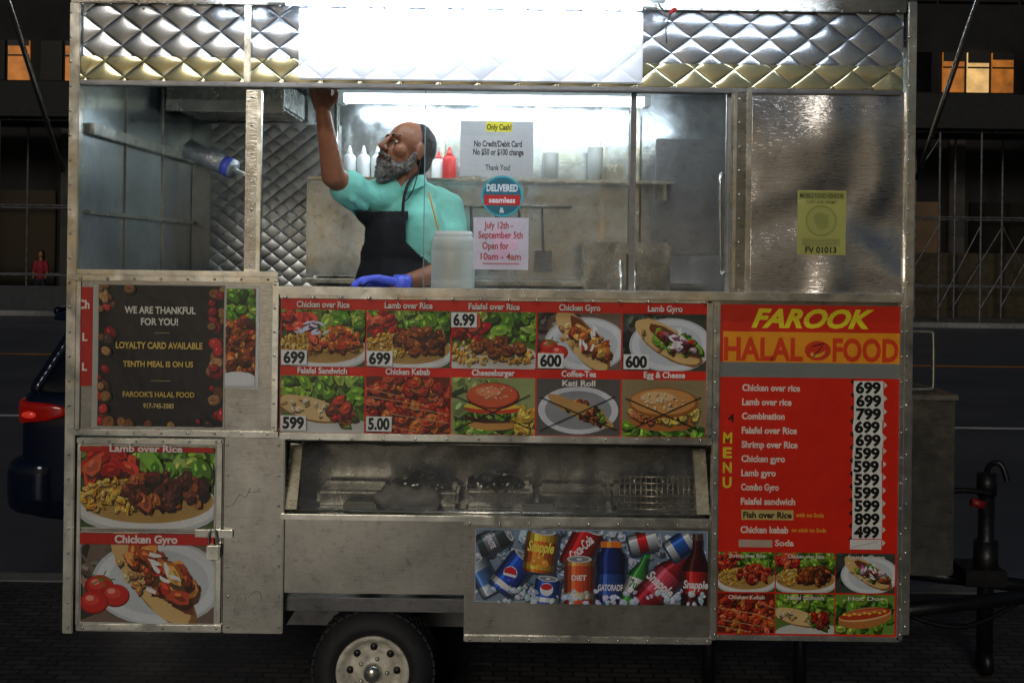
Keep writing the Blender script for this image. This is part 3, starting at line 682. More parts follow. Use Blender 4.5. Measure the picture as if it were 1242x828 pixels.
def drink(cx,cy,w,h,rot,col,bands=(),txt=None,tc=(245,240,240),kind='can',cap=(225,225,225)):
    def R_(x,y): return (cx+x*math.cos(rot)-y*math.sin(rot),cy+x*math.sin(rot)+y*math.cos(rot))
    if kind=='can': pf=[(-.5,.40),(-.45,.5),(.44,.5),(.5,.42)]
    elif kind=='wide': pf=[(-.5,.3),(-.42,.32),(-.40,.42),(-.3,.5),(-.05,.46),(.05,.5),(.45,.5),(.5,.44)]
    else: pf=[(-.5,.17),(-.38,.17),(-.28,.24),(-.16,.42),(-.06,.5),(.1,.46),(.3,.5),(.46,.5),(.5,.42)]
    shade=(.45,.8,1.35,1.1,.95,.8,.62,.42); n_=len(shade)
    dp.poly([R_(k*w*1.1+1.5,t*h*1.03+2) for t,k in pf]+[R_(-k*w*1.1+1.5,t*h*1.03+2) for t,k in reversed(pf)],(45,60,85))
    def colat(t):
        for a,b_,c in bands:
            if a<=t<=b_: return c
        return col
    T=28
    def wid(t):
        for (ta,ka),(tb,kb) in zip(pf,pf[1:]):
            if ta<=t<=tb: return ka+(kb-ka)*(t-ta)/(tb-ta)
        return pf[-1][1]
    for j in range(T):
        ta=-.5+j/T; tb=ta+1/T; ka,kb=wid(ta),wid(tb); c=colat((ta+tb)/2); L0=dp.L
        for i in range(n_):
            u0=-1+2*i/n_; u1=u0+2/n_
            dp.L=L0
            cc=tuple(min(255,k*shade[i]+(25 if i==2 else 0)) for k in c)
            dp.poly([R_(u0*ka*w,ta*h),R_(u0*kb*w,tb*h+.2),R_(u1*kb*w,tb*h+.2),R_(u1*ka*w,ta*h)],cc)
    dp.L+=2
    if kind=='can': dp.ell(*R_(0,-.5*h),w*.42,w*.12,(205,208,212),rot,16); dp.ell(*R_(0,-.5*h),w*.34,w*.08,(130,134,140),rot,16); dp.ell(*R_(0,-.5*h),w*.1,w*.04,(225,225,225),rot,10)
    else:
        k=pf[0][1]*1.15; dp.poly([R_(-k*w,-.58*h),R_(-k*w,-.48*h),R_(k*w,-.48*h),R_(k*w,-.58*h)],cap); dp.poly([R_(-k*w*.4,-.58*h),R_(-k*w*.4,-.48*h),R_(0,-.48*h),R_(0,-.58*h)],tuple(min(255,x*1.2+30) for x in cap))
    if txt:
        x,y_=R_(0,txt[1]*h); hw=txt[2]/2; dp.text(txt[0],x-hw,y_-txt[3]/2,x+hw,y_+txt[3]/2,tc,.03,txt[4] if len(txt)>4 else 0,rot=rot+(txt[5] if len(txt)>5 else 0))
drink(598,654,28,40,1.1,(50,60,66),[(-.1,.3,(120,130,140))],('SPRITE',.1,18,6,0,-.0))
drink(586,700,26,44,-.5,(170,185,200),[(-.2,.2,(70,110,170))])
drink(621,694,34,50,.65,(24,72,185),[(.28,.42,(235,240,245))],('pepsi',.33,18,7)); dp.ell(619,694,8.5,8.5,(238,240,244),.6,18); dp.poly([(611,693),(627,697),(626,690),(620,686),(613,688)],(210,35,45)); dp.poly([(611,696),(626,700),(620,702.5),(613,701)],(28,60,175))
drink(655,668,38,50,.12,(222,108,26),[(-.42,-.25,(245,190,60)),(.3,.42,(245,190,60))],('Snapple',-.12,32,12,.2),(250,235,90))
for a,b_ in ((648,680),(660,682),(654,676)): dp.ell(a,b_,5,5,(240,150,40),0,12); dp.ell(a-1,b_-1.5,2,2,(250,200,110),0,8)
drink(663,716,30,32,.1,(30,80,195),[(.2,.4,(235,240,245))]); dp.ell(663,713,8,8,(238,240,244),0,18); dp.ell(663,710,7,4,(210,35,45),0,12)
drink(704,662,36,50,.45,(190,16,20),[],('Coca-Cola',.0,34,11,.35,-1.2),(250,245,245))
drink(702,704,36,56,0,(226,84,40),[(-.5,-.34,(240,150,70)),(.2,.34,(240,205,160))],('DIET',-.1,18,6))
drink(740,696,36,72,0,(16,38,104),[(-.02,.32,(40,74,150)),(.05,.1,(240,120,40))],('GATORADE',.19,30,7),kind='wide',cap=(236,120,30))
drink(772,700,26,60,.35,(60,140,60),[(-.05,.3,(235,238,235))],('7up',.1,14,10),(30,120,50),kind='bottle',cap=(40,140,60))
drink(806,698,38,84,.72,(150,26,40),[(-.1,.28,(215,70,90)),(-.04,.0,(240,220,220))],('Snapple',.1,38,11,.15),kind='bottle',cap=(225,225,228))
drink(780,654,26,36,1.3,(190,196,205),[(-.1,.2,(205,30,30))]); drink(824,657,28,34,1.0,(200,205,212),[(-.2,.25,(40,90,170))])
drink(843,692,34,84,.03,(60,14,16),[(-.04,.3,(190,36,34)),(.02,.06,(235,200,80))],('Snapple',.15,30,9,.15),kind='bottle',cap=(70,50,40))
for i in range(80):
    x,y_=random.uniform(577,857),random.uniform(712,730); z=random.uniform(2,5.5); c=jit((195,208,226),30); dp.ell(x,y_,z,z*.7,c,random.uniform(0,3),6,.3); dp.ell(x-1,y_-1,z*.4,z*.25,(240,245,250),random.uniform(0,3),5,.3)
dp.build()
n=Print('cash_notice',558,147,647,214,.0262,(196,199,196)); n.L=3; n.rect(560,149,612,165,(186,192,188))
n.rect(589,148,621,160,(222,214,60)); n.text('Only Cash!',590,151,620,157.5,(40,40,20),.03); n.text('No Credit/Debit Card',575,171,633,178,(26,30,30),.03); n.text('No $50 or $100 change',574,181,635,188,(26,30,30),.03); n.text('Thank You!',589,200,619,206.5,(30,34,34),.02); n.build()
n=Print('hours_notice',574,264,641,327,.0262,(216,206,214)); n.L=3
random.seed(3); n.clip=(574,264,641,327)
for i in range(9): n.ell(618+random.uniform(-14,14),300+random.uniform(-16,16),random.uniform(6,13),random.uniform(5,10),jit((236,196,214),8),random.uniform(0,3),12,.2)
n.L=60
for t,a,b_,y_ in (('July 12th -',587,622,269),('September 5th',580,634,281),('Open for',585,617,294),('10am - 4am',583,632,307)): n.text(t,a,y_,b_,y_+8,(190,70,80),.02)
n.rect(586,319,630,320.5,(205,110,120)); n.build()
n=Print('round_sticker',584,213,635,263,.0255,(20,120,140))
n.v=[];n.f=[];n.c=[];n.L=0
n.ell(609,238,25.5,25,(60,170,180),0,40); n.ell(609,238,23,22.5,(24,104,122),0,36)
n.rect(587,236.5,631,249,(200,35,40)); n.text('DELIVERED',590,224,628,232,(225,235,235),.04); n.text('seamless',593,239.5,625,246,(245,235,235),.03); n.text('&',606,252,612,258,(225,235,235),.02); n.build()
n=Print('permit_sticker',967,231,1026,309,-.0055,(176,172,92)); n.L=3
n.rect(969,233,1024,242,(150,150,78)); n.text('MOBILE FOOD VENDOR',970,235,1023,240,(40,44,24),.02); n.ell(996,268,19,19,(140,142,72),0,28); n.ell(996,268,17,17,(168,166,90),0,28); n.ell(996,268,9,11,(146,148,76),0,9,.2)
n.text('CART AND PERMIT',978,243.5,1015,247,(60,62,36),.01)
for i in range(5): n.rect(973,290+i*1.8,1019,290.6+i*1.8,(90,92,52))
n.text('FV 01013',977,299.5,1015,306.5,(35,38,22),.035); n.build()
# ------------------------------------------------ VENDOR
man=empty('food_vendor')
HT=Matrix.Translation(P3(492,184,.47))@Matrix.Rotation(math.radians(-46),4,'Z')@Matrix.Rotation(math.radians(-18),4,'X')@Matrix.Diagonal((1.06,1.06,1.1,1))
hp=[('s',(0,.012,.03),(.071,.092,.083)),('s',(0,-.03,-.04),(.055,.06,.07)),('s',(0,-.07,-.088),.026),
 ('c',(0,-.088,.018),.0085,(0,-.115,-.022),.0115),('s',(.011,-.1,-.027),.009),('s',(-.011,-.1,-.027),.009),
 ('c',(-.032,-.074,.028),.012,(.032,-.074,.028),.012),('s',(.04,-.055,-.022),.027),('s',(-.04,-.055,-.022),.027),
 ('c',(-.016,-.09,-.056),.009,(.016,-.09,-.056),.009),
 ('s',(.072,.012,0),(.009,.02,.034)),('s',(-.072,.012,0),(.009,.02,.034)),('c',(0,.02,-.06),.052,(0,.045,-.15),.054)]
blob('head',hp,.0035,M['skin'],man,HT,3)
be=[('s',(0,-.054,-.086),(.048,.048,.046)),('s',(0,-.075,-.112),(.032,.03,.036))]
for sgn in (1,-1):
    be+=[('c',(sgn*.056,-.02,-.07),.018,(sgn*.067,.0,-.01),.009),('c',(sgn*.03,-.055,-.09),.028,(sgn*.056,-.02,-.07),.02),('c',(0,-.106,-.043),.008,(sgn*.028,-.088,-.06),.008),('c',(sgn*.028,-.088,-.06),.009,(sgn*.035,-.07,-.085),.015)]
blob('beard',be,.004,M['beard'],man,HT,2,.007,90)
blob('hair',[('s',(0,.04,.034),(.077,.082,.086)),('s',(0,.062,-.01),(.066,.053,.06))],.005,M['hair'],man,HT,3,.003,60)
for sgn in (1,-1):
    blob('eye_%d'%(sgn+1),[('s',(sgn*.029,-.0765,.006),(.011,.009,.0065))],.002,M['eye'],man,HT,1)
    blob('iris_%d'%(sgn+1),[('s',(sgn*.031,-.0845,.0075),.0042)],.0013,M['iris'],man,HT,1)
    blob('eyelid_%d'%(sgn+1),[('c',(sgn*.018,-.083,.0135),.0035,(sgn*.041,-.077,.0125),.003)],.0018,M['skin'],man,HT,1)
    blob('brow_%d'%(sgn+1),[('c',(sgn*.014,-.087,.03),.0045,(sgn*.045,-.074,.03),.003)],.002,M['hair'],man,HT,1)
blob('mouth',[('c',(-.016,-.1,-.057),.0035,(.016,-.1,-.057),.0035)],.002,simple('lips',(110,55,48),.5),man,HT,1)
YW=Matrix.Rotation(math.radians(-28),4,'Z')
shL=Vector((-.575,.43,1.945)); shR=Vector((-.265,.54,1.915)); nb=Vector((-.415,.485,1.985))
elL=P3(404,214,.26); wrL=P3(391,132,.16)
elR=P3(545,326,.42); wrR=P3(482,346,.20)
hipL=Vector((-.53,.47,1.40)); hipR=Vector((-.36,.53,1.40))
def body(k):
    return [('s',(-.425,.485,1.80),(.17+k,.115+k,.17+k),YW),('s',(-.43,.48,1.60),(.16+k,.12+k,.18+k),YW),('s',(-.44,.49,1.42),(.165+k,.12+k,.12+k),YW),
       ('c',shL,.06+k,nb,.06+k*.6),('c',shR,.062+k,nb,.06+k*.6)]
bd=body(0)+[('c',nb,.056,tuple(HT@Vector((0,.03,-.09))),.05),('c',shL,.055,elL,.043),('c',elL,.045,wrL,.028),('c',shR,.055,elR,.043),('c',elR,.044,wrR,.029)]
for hp_,fx_ in ((hipL,-.55),(hipR,-.35)):
    kn=Vector((fx_,hp_.y-.03,.97)); an=Vector((fx_,hp_.y,.58))
    bd+=[('c',hp_,.085,kn,.055),('c',kn,.055,an,.038),('c',an,.04,Vector((fx_-.05,hp_.y-.12,.53)),.03)]
blob('body',bd,.007,M['skin'],man,None,8)
midL=shL.lerp(elL,.6); midR=shR.lerp(elR,.62)
sh=body(.013)+[('c',shL,.072,midL,.068),('c',shR,.074,midR,.066)]
for k in range(5):
    t=.2+k*.17; c_=shR.lerp(midR,t); sh.append(('c',c_+Vector((-.05,-.05,.02)),.014,c_+Vector((.05,-.054,-.035)),.012))
    c_=shL.lerp(midL,t); sh.append(('c',c_+Vector((.0,-.055,.04)),.014,c_+Vector((.02,-.055,-.05)),.012))
blob('polo_shirt',sh,.007,M['shirt'],man,None,2,.016,13,cut=lambda c,n:(c.z>1.36 and (c-nb-Vector((0,0,.06))).length>.066))
cb=nb+Vector((-.005,-.01,.035))
for sgn in (1,-1):
    fw=Vector((-.5,-.86,0)); sd=Vector((.86,-.5,0))*sgn
    pts=[cb+fw*.066+Vector((0,0,-.045)),cb+fw*.05+sd*.04+Vector((0,0,.018)),cb+sd*.068+Vector((0,0,.03)),cb-fw*.045+sd*.045+Vector((0,0,.035)),
         cb-fw*.06+sd*.055+Vector((0,0,.0)),cb+sd*.098+Vector((0,0,-.012)),cb+fw*.105+sd*.075+Vector((0,0,-.055))]
    me=bpy.data.meshes.new('collar'); me.from_pydata([tuple(p) for p in pts],[],[(0,1,6),(1,2,5,6),(2,3,4,5)])
    o=link(me,'collar_%d'%(sgn+1),M['shirt'],man,True); q=o.modifiers.new('t','SOLIDIFY'); q.thickness=.005; q=o.modifiers.new('b','SUBSURF'); q.levels=2; q.render_levels=2
fw=Vector((-.47,-.88,0)); sd=Vector((.88,-.47,0))
ctr=Vector((-.43,.485,1.8))
def cutap(c,n):
    d=c-ctr; lat=d.dot(sd); f_=d.dot(fw)
    w=.095 if c.z>1.78 else .095+(1.78-c.z)*.9
    return f_>0 and abs(lat)<min(w,.17) and c.z<1.90 and c.z>1.0 and n.dot(fw)>-.1
ap=body(.040)+[('c',(-.44,.46,1.45),.178,(-.44,.46,1.1),.17)]
blob('apron',ap,.007,M['apron'],man,None,6,.012,12,cut=cutap,solid=.003)
for sgn in (1,-1):
    curve('apron_strap_%d'%(sgn+1),[ctr+fw*.145+sd*.088*sgn+Vector((0,0,.085)),ctr+fw*.135+sd*.08*sgn+Vector((0,0,.15)),ctr+fw*.08+sd*.08*sgn+Vector((0,0,.24)),ctr-fw*.03+sd*.055*sgn+Vector((0,0,.265))],.006,M['apron'],man)
curve('mask_cord',[HT@Vector((.075,.02,-.03)),HT@Vector((.085,.02,-.1)),HT@Vector((.09,.01,-.17)),HT@Vector((.085,-.01,-.2))],.0025,M['blackp'],man)
tr=[('s',(-.44,.49,1.42),(.178,.133,.13),YW)]
for hp_,fx_ in ((hipL,-.55),(hipR,-.35)):
    kn=Vector((fx_,hp_.y-.03,.97)); an=Vector((fx_,hp_.y,.6)); tr+=[('c',hp_,.1,kn,.072),('c',kn,.072,an,.06)]
blob('trousers',tr,.01,M['trouser'],man,None,6,.008,10)
for i,(hp_,fx_) in enumerate(((hipL,-.55),(hipR,-.35))):
    blob('shoe_%d'%i,[('c',(fx_,hp_.y+.02,.54),.042,(fx_-.07,hp_.y-.17,.535),.036)],.006,M['blackp'],man,None,3)
def hand(name,w,d,n_,mat,curl=.35,sc=1,spread=.1,thumb=1,rad=1.0):
    w=Vector(w); d=Vector(d).normalized(); n_=Vector(n_); n_=(n_-d*n_.dot(d)).normalized(); s=d.cross(n_)*thumb
    pr=[]
    for i,(off,L) in enumerate(((-.030,.058),(-.010,.072),(.010,.078),(.030,.070))):
        k=w+(d*(.082-abs(off-.005)*.2)+s*off)*sc
        pr.append(('c',w+s*off*.5*sc,.015*sc,k,.0115*sc*rad))
        a=curl*.5; p=k; dd=d+s*(off*spread*10)
        dd.normalize()
        for j,fr in enumerate((.45,.31,.24)):
            v=dd*math.cos(a)+n_*math.sin(a); q=p+v*L*fr*sc
            pr.append(('c',p,(.0098-.001*j)*sc*rad,q,(.0090-.001*j)*sc*rad)); p=q; a+=curl
    t0=w+(d*.02+s*.026)*sc; t1=w+(d*.052+s*.052+n_*.012)*sc; t2=w+(d*.078+s*.06+n_*.022)*sc
    pr+=[('c',t0,.016*sc,t1,.0115*sc*rad),('c',t1,.0112*sc*rad,t2,.0085*sc*rad)]
    return blob(name,pr,.0032,mat,man,None,3)
gd=(P3(440,349,.15)-wrR)
hand('gloved_hand',wrR+gd.normalized()*.01+Vector((0,0,.012)),(gd.x,gd.y,.02),(0,-.15,-1),M['glove'],.36,1.05,.12,-1,1.2)
cyl('glove_cuff',wrR-gd.normalized()*.045,wrR+gd.normalized()*.014+Vector((0,0,.008)),.037,M['glove'],man,.033)
hd=P3(388,104,.10)-wrL
hand('raised_hand',wrL,hd,(0,-1,.1),M['skin'],.55,1.05,.05,1)
# ------------------------------------------------ STREET
def gmat(name,lo,hi,scale,rough=.8,bump=.4):
    m,nt,b=newmat(name); v=coords(nt); f=noisen(nt,v,scale,8,.7); f2=noisen(nt,v,.6,4)
    mx=N(nt,'ShaderNodeMath',operation='MULTIPLY'); nt.links.new(f,mx.inputs[0]); nt.links.new(f2,mx.inputs[1])
    nt.links.new(ramp(nt,mx.outputs[0],[(.12,lo+(1,)),(.4,hi+(1,))]),b.inputs['Base Color']); b.inputs['Roughness'].default_value=rough
    bp=N(nt,'ShaderNodeBump'); bp.inputs['Strength'].default_value=bump; bp.inputs['Distance'].default_value=.01
    nt.links.new(f,bp.inputs['Height']); nt.links.new(bp.outputs['Normal'],b.inputs['Normal']); return m,nt,b
asph,_,_=gmat('asphalt',(.05,.058,.074),(.1,.11,.135),30,.42)
me=bpy.data.meshes.new('road'); me.from_pydata([(-300,-60,-.12),(300,-60,-.12),(300,400,-.12),(-300,400,-.12)],[],[(0,1,2,3)]); link(me,'road',asph)
m,nt,b=newmat('dark_pavers'); v=coords(nt); br=N(nt,'ShaderNodeTexBrick'); nt.links.new(v,br.inputs['Vector'])
br.inputs['Scale'].default_value=4.5; br.inputs['Color1'].default_value=(.05,.048,.046,1); br.inputs['Color2'].default_value=(.09,.085,.08,1); br.inputs['Mortar'].default_value=(.02,.02,.02,1); br.inputs['Mortar Size'].default_value=.025
mu=N(nt,'ShaderNodeMix',data_type='RGBA',blend_type='MULTIPLY'); mu.inputs[0].default_value=1; nt.links.new(br.outputs['Color'],mu.inputs[6]); nt.links.new(ramp(nt,noisen(nt,v,3,8,.7),[(.3,g(.45)),(.7,g(1.2))]),mu.inputs[7])
nt.links.new(mu.outputs[2],b.inputs['Base Color']); b.inputs['Roughness'].default_value=.5
bp=N(nt,'ShaderNodeBump'); bp.inputs['Distance'].default_value=.006; nt.links.new(br.outputs['Fac'],bp.inputs['Height']); bp.invert=True; nt.links.new(bp.outputs['Normal'],b.inputs['Normal'])
box('sidewalk',-60,60,-14,1.95,-.2,0,m,None,0)
kerbm,_,_=gmat('kerb_stone',(.1,.1,.1),(.25,.25,.24),12)
box('kerb',-60,60,1.955,2.13,-.2,.003,kerbm,None,.015)
walkm,_,_=gmat('far_pavement',(.06,.06,.06),(.13,.13,.125),12)
box('sidewalk',-60,60,29.0,45,-.2,0.01,walkm,None,0)
box('kerb',-60,60,28.8,28.995,-.2,.016,kerbm,None,.015)
wl_=simple('road_paint_white',(205,205,200),.6,var=.3,scale=3); yl_=simple('road_paint_yellow',(200,130,50),.6,var=.3,scale=3)
def stripe(name,y0,y1,mat,dash=None):
    vs=[];fs=[]; segs=[(-60,60)] if not dash else [(k,k+dash) for k in range(-60,60,dash*3)]
    for a,b_ in segs:
        i=len(vs); vs+=[(a,y0,-.116),(b_,y0,-.116),(b_,y1,-.116),(a,y1,-.116)]; fs.append((i,i+1,i+2,i+3))
    me=bpy.data.meshes.new(name); me.from_pydata(vs,[],fs); link(me,name,mat)
stripe('lane_marking',8.85,8.99,wl_); stripe('lane_marking',16.5,16.75,yl_); stripe('lane_marking',12.6,12.72,wl_,3)
bld=empty('office_building')
stone=simple('facade_stone',(28,27,26),.9,var=.5,scale=1.2,bump=.3); dkw=simple('dark_window',(8,9,11),.15,var=.2)
stone2=simple('pilaster_stone',(66,62,58),.9,var=.4,scale=1.5,bump=.3)
warm1=emis('lit_window_warm',(255,150,50),.42,False,.6,2.2); warm2=emis('lit_window_bright',(255,205,130),.9,False,.5,2); dimw=emis('lit_window_dim',(200,130,60),.03,False,.7,1)
dimw.node_tree.nodes['Principled BSDF'].inputs['Base Color'].default_value=(.06,.04,.02,1)
for q_ in (warm1,warm2): q_.node_tree.nodes['Principled BSDF'].inputs['Base Color'].default_value=(.1,.07,.04,1)
box('wall',-45,45,33.0,38,0,5.9,stone,bld,0); box('upper_wall',-45,45,33.2,38,5.9,16,stone,bld,0)
box('cornice',-45,45,32.7,33.6,5.9,6.25,stone,bld,.03)
framem=simple('window_frame',(20,20,20),.6)
for fl,zb_ in enumerate((7.1,10.1,13.1)):
    for i in range(-12,13):
        xc=i*2.6+1.7
        for k in range(3):
            xx=xc+(k-1)*.78
            lit=(fl==0 and (i==5)) or (fl==0 and i==-6 and k>0) or (fl==0 and i==-7 and k==2)
            mt=dkw
            if lit: mt=warm2 if (k==1 and i==5) else warm1
            box('window_%d_%d_%d'%(fl,i+16,k),xx-.34,xx+.34,33.12,33.19,zb_,zb_+1.25,mt,bld,0)
            if lit:
                box('mullion_%d_%d'%(i+16,k),xx-.34,xx+.34,33.08,33.115,zb_+.75,zb_+.8,framem,bld,0)
                box('blind_%d_%d'%(i+16,k),xx-.33,xx+.33,33.09,33.11,zb_+1.25-random.uniform(.1,.4),zb_+1.25,framem,bld,0)
        box('sill_%d_%d'%(fl,i+16),xc-1.25,xc+1.25,33.05,33.199,zb_-.15,zb_-.02,stone,bld,.01)
for i in range(-9,10):
    box('shopfront_%d'%(i+14),i*3.1-1.1,i*3.1+1.1,32.9,32.99,.4,3.6,dimw if i in (4,-6) else dkw,bld,.02)
    box('pilaster_%d'%(i+14),i*3.1+1.3,i*3.1+1.8,32.75,32.99,.012,5.85,stone2,bld,.02)
pole=simple('scaffold_steel',(92,92,96),.5,metal=.4,var=.5)
bm=bmesh.new(); addb=lambda a,b_,r=.035: addcone(bm,Vector(a),r,Vector(b_),r,8)
random.seed(12)
for sgn in (-1,1):
    xs_=[sgn*(9.5+1.35*i+random.uniform(-.15,.15)) for i in range(9)]
    if sgn<0: xs_=xs_[::2]
    for yy in (29.6,31.6):
        for x in xs_: addb((x,yy,.01),(x,yy,5.5))
        for z in (1.0,3.0,5.45): addb((xs_[0],yy,z),(xs_[-1],yy,z),.026)
        for i in range(0,len(xs_)-1):
            if sgn<0: continue
            if random.random()<.5: addb((xs_[i],yy-.04,.4),(xs_[i+1],yy-.04,2.8),.018)
            if random.random()<.4: addb((xs_[i+1],yy-.06,.4),(xs_[i],yy-.06,2.8),.018)
            if random.random()<.3: addb((xs_[i],yy-.04,3.1),(xs_[i+1],yy-.04,5.3),.018)
    for x in xs_: addb((x,29.6,5.45),(x,31.6,5.45),.028)
sc=fin(bm,'scaffolding',pole,None)
wood=simple('shed_board',(26,28,26),.8,var=.3)
for k,(a,b_) in enumerate(((-21,-8.8),(8.8,21))):
    box('shed_deck_%d'%k,a,b_,29.3,32.2,5.52,5.62,wood,sc,.01); box('shed_parapet_%d'%k,a,b_,29.3,29.36,5.62,6.5,wood,sc,.01)
box('construction_barrier',-24,-8.5,29.35,29.45,.01,.7,simple('barrier_grey',(44,46,50),.7),None,.01)
hb=box('construction_barrier',9,24,32.3,32.4,.01,2.0,simple('hoarding',(58,50,32),.8,var=.4),None,.01)
for k in range(10): box('board_batten_%d'%k,9.4+k*1.45,9.48+k*1.45,32.27,32.299,.02,1.98,wood,hb,.004)
ped=empty('pedestrian'); py_=30.3; px_=(50-CX)/(F/(D+py_)); z0=.01
b_=[('c',(px_-.08,py_,z0+.85),.085,(px_-.14,py_,z0+.45),.06),('c',(px_-.14,py_,z0+.45),.055,(px_-.2,py_,z0+.06),.04),('c',(px_+.06,py_,z0+.85),.085,(px_+.12,py_,z0+.45),.06),('c',(px_+.12,py_,z0+.45),.055,(px_+.14,py_,z0+.06),.04)]
blob('trousers',b_,.02,M['trouser'],ped,None,3)
blob('top',[('s',(px_,py_,z0+1.18),(.15,.12,.26)),('c',(px_-.15,py_,z0+1.36),.055,(px_-.2,py_-.02,z0+1.1),.045),('c',(px_+.15,py_,z0+1.36),.055,(px_+.2,py_-.02,z0+1.1),.045),('s',(px_,py_,z0+.95),(.15,.12,.12))],.02,simple('red_top',(130,22,40),.8),ped,None,3)
blob('head_and_arms',[('s',(px_,py_,z0+1.58),(.075,.09,.11)),('c',(px_,py_,z0+1.5),.05,(px_,py_,z0+1.4),.06),('c',(px_-.2,py_,z0+1.1),.04,(px_-.18,py_-.12,z0+.9),.03),('c',(px_+.2,py_,z0+1.1),.04,(px_+.18,py_-.12,z0+.9),.03)],.015,M['skin'],ped,None,3)
blob('hair',[('s',(px_,py_+.03,z0+1.6),(.09,.09,.12)),('c',(px_,py_+.06,z0+1.55),.08,(px_,py_+.07,z0+1.35),.06)],.02,M['hair'],ped,None,3)
for s in(-1,1): blob('shoe_%d'%(s+1),[('c',(px_+.17*s-.02,py_,z0+.04),.04,(px_+.17*s-.1,py_-.06,z0+.035),.035)],.015,M['blackp'],ped,None,2)
# ------------------------------------------------ PARKED CAR
car=empty('parked_car'); CX0=(14-CX)/(F/(D+2.9)); gz=-.12; YC=3.62
paint_=simple('navy_paint',(20,27,46),.12,metal=.3,var=.1)
def loft(name,secs,mat,sub=2):
    bm=bmesh.new(); rows=[]
    for x,pts in secs:
        ring=[bm.verts.new((x,YC-y_,gz+z_)) for y_,z_ in pts]+[bm.verts.new((x,YC+y_,gz+z_)) for y_,z_ in reversed(pts)]
        rows.append(ring)
    n_=len(rows[0])
    for a,b2 in zip(rows,rows[1:]):
        for i in range(n_):
            j=(i+1)%n_; bm.faces.new((a[i],a[j],b2[j],b2[i]))
    bm.faces.new(rows[0][::-1]); bm.faces.new(rows[-1]); bmesh.ops.recalc_face_normals(bm,faces=bm.faces)
    o=fin(bm,name,mat,car,True); q=o.modifiers.new('s','SUBSURF'); q.levels=sub; q.render_levels=sub; return o
def sec(x,zb_,zt_,w,zm=None):
    zm=zm or zb_+(zt_-zb_)*.55
    return (CX0+x,[(w*.88,zb_),(w*.97,zb_+.03),(w*.99,zb_+.1),(w,zm),(w*.985,zt_-.1),(w*.95,zt_-.02),(w*.85,zt_),(w*.3,zt_+.015)])
loft('car_body',[sec(.10,.32,.98,.76),sec(.11,.28,1.0,.80),sec(.14,.26,1.02,.86),sec(.22,.24,1.03,.89),sec(.5,.22,1.03,.9),sec(1.5,.2,1.0,.9),sec(3.0,.2,.98,.9),sec(3.7,.22,.92,.88),sec(4.2,.24,.8,.82),sec(4.35,.3,.72,.76),sec(4.4,.34,.66,.7)],paint_)
loft('rear_bumper',[(CX0+x,[(w*.95,zb_),(w,zb_+.05),(w,zt_-.05),(w*.96,zt_)]) for x,zb_,zt_,w in ((-.0,.34,.56,.7),(.01,.30,.60,.78),(.06,.26,.64,.87),(.2,.25,.66,.915),(.45,.25,.66,.92))],paint_)
glassd=simple('car_glass',(12,14,18),.06,var=.1)
def gsec(x,zt_,w,wt): return (CX0+x,[(w,.95),(w*.98,1.0),(w*.9+wt*.1,1.06),(wt+.03,zt_-.1),(wt,zt_-.03),(wt*.4,zt_)])
loft('greenhouse',[gsec(.16,1.08,.82,.78),gsec(.22,1.2,.82,.74),gsec(.36,1.42,.84,.66),gsec(.5,1.46,.84,.64),gsec(.9,1.48,.84,.64),gsec(1.8,1.5,.84,.64),gsec(2.5,1.42,.84,.64),gsec(3.2,1.0,.82,.7)],glassd)
def rsec(x,zb_,zt_,w): return (CX0+x,[(w-.04,zb_),(w,zb_+.02),(w-.02,zt_-.02),(w-.1,zt_),(w*.4,zt_+.01),(.05,zt_+.012)])
loft('car_roof',[rsec(.2,1.42,1.46,.62),rsec(.22,1.41,1.48,.64),rsec(.4,1.41,1.50,.66),rsec(.9,1.43,1.515,.67),rsec(1.8,1.44,1.525,.67),rsec(2.4,1.38,1.46,.65),rsec(2.5,1.37,1.44,.62)],paint_)
taill=simple('tail_light_red',(110,8,6),.12,var=.5,scale=30,emit=(255,30,14),es=.07)
lens2=simple('tail_light_lens',(190,60,50),.1,var=.3,scale=20,emit=(255,60,40),es=.25)
for nm,sg in (('tail_light_near',-1),('tail_light_far',1)):
    bm=bmesh.new(); prof_=[(.095,.62),(.10,.74),(.115,.815),(.15,.872),(.22,.905),(.32,.913),(.43,.910)]; rows=[]
    for i,(x,w_) in enumerate(prof_):
        t=i/6; zl=.80+.06*t; zh=.97-.015*t
        if i==6: zl,zh=.885,.93
        rows.append([bm.verts.new((CX0+x-.006,YC+sg*w_*1.002,gz+z)) for z in (zl,(zl+zh)/2,zh)])
    for a,b2 in zip(rows,rows[1:]):
        for i in range(2): bm.faces.new((a[i],a[i+1],b2[i+1],b2[i]))
    bmesh.ops.recalc_face_normals(bm,faces=bm.faces)
    o=fin(bm,nm,taill,car,True); q=o.modifiers.new('t','SOLIDIFY'); q.thickness=.03; q.offset=0; q=o.modifiers.new('s','SUBSURF'); q.levels=2; q.render_levels=2
    blob(nm+'_bulb',[('s',(CX0+.2,YC+sg*.915,gz+.885),(.05,.014,.022))],.006,lens2,car,None,1)
blob('brake_light',[('s',(CX0+.195,YC,gz+1.445),(.02,.16,.014))],.006,simple('brake_lens',(190,20,15),.2,emit=(255,40,25),es=.5),car,None,1)
blob('roof_spoiler',[('c',(CX0+.2,YC-.5,gz+1.475),.03,(CX0+.2,YC+.5,gz+1.475),.03)],.012,paint_,car,None,3)
for sg in (-1,1): blob('pillar',[('c',(CX0+.2,YC+sg*.78,gz+1.03),.05,(CX0+.4,YC+sg*.64,gz+1.42),.045),('c',(CX0+.75,YC+sg*.83,gz+1.03),.04,(CX0+.7,YC+sg*.66,gz+1.44),.04)],.014,paint_,car,None,2)
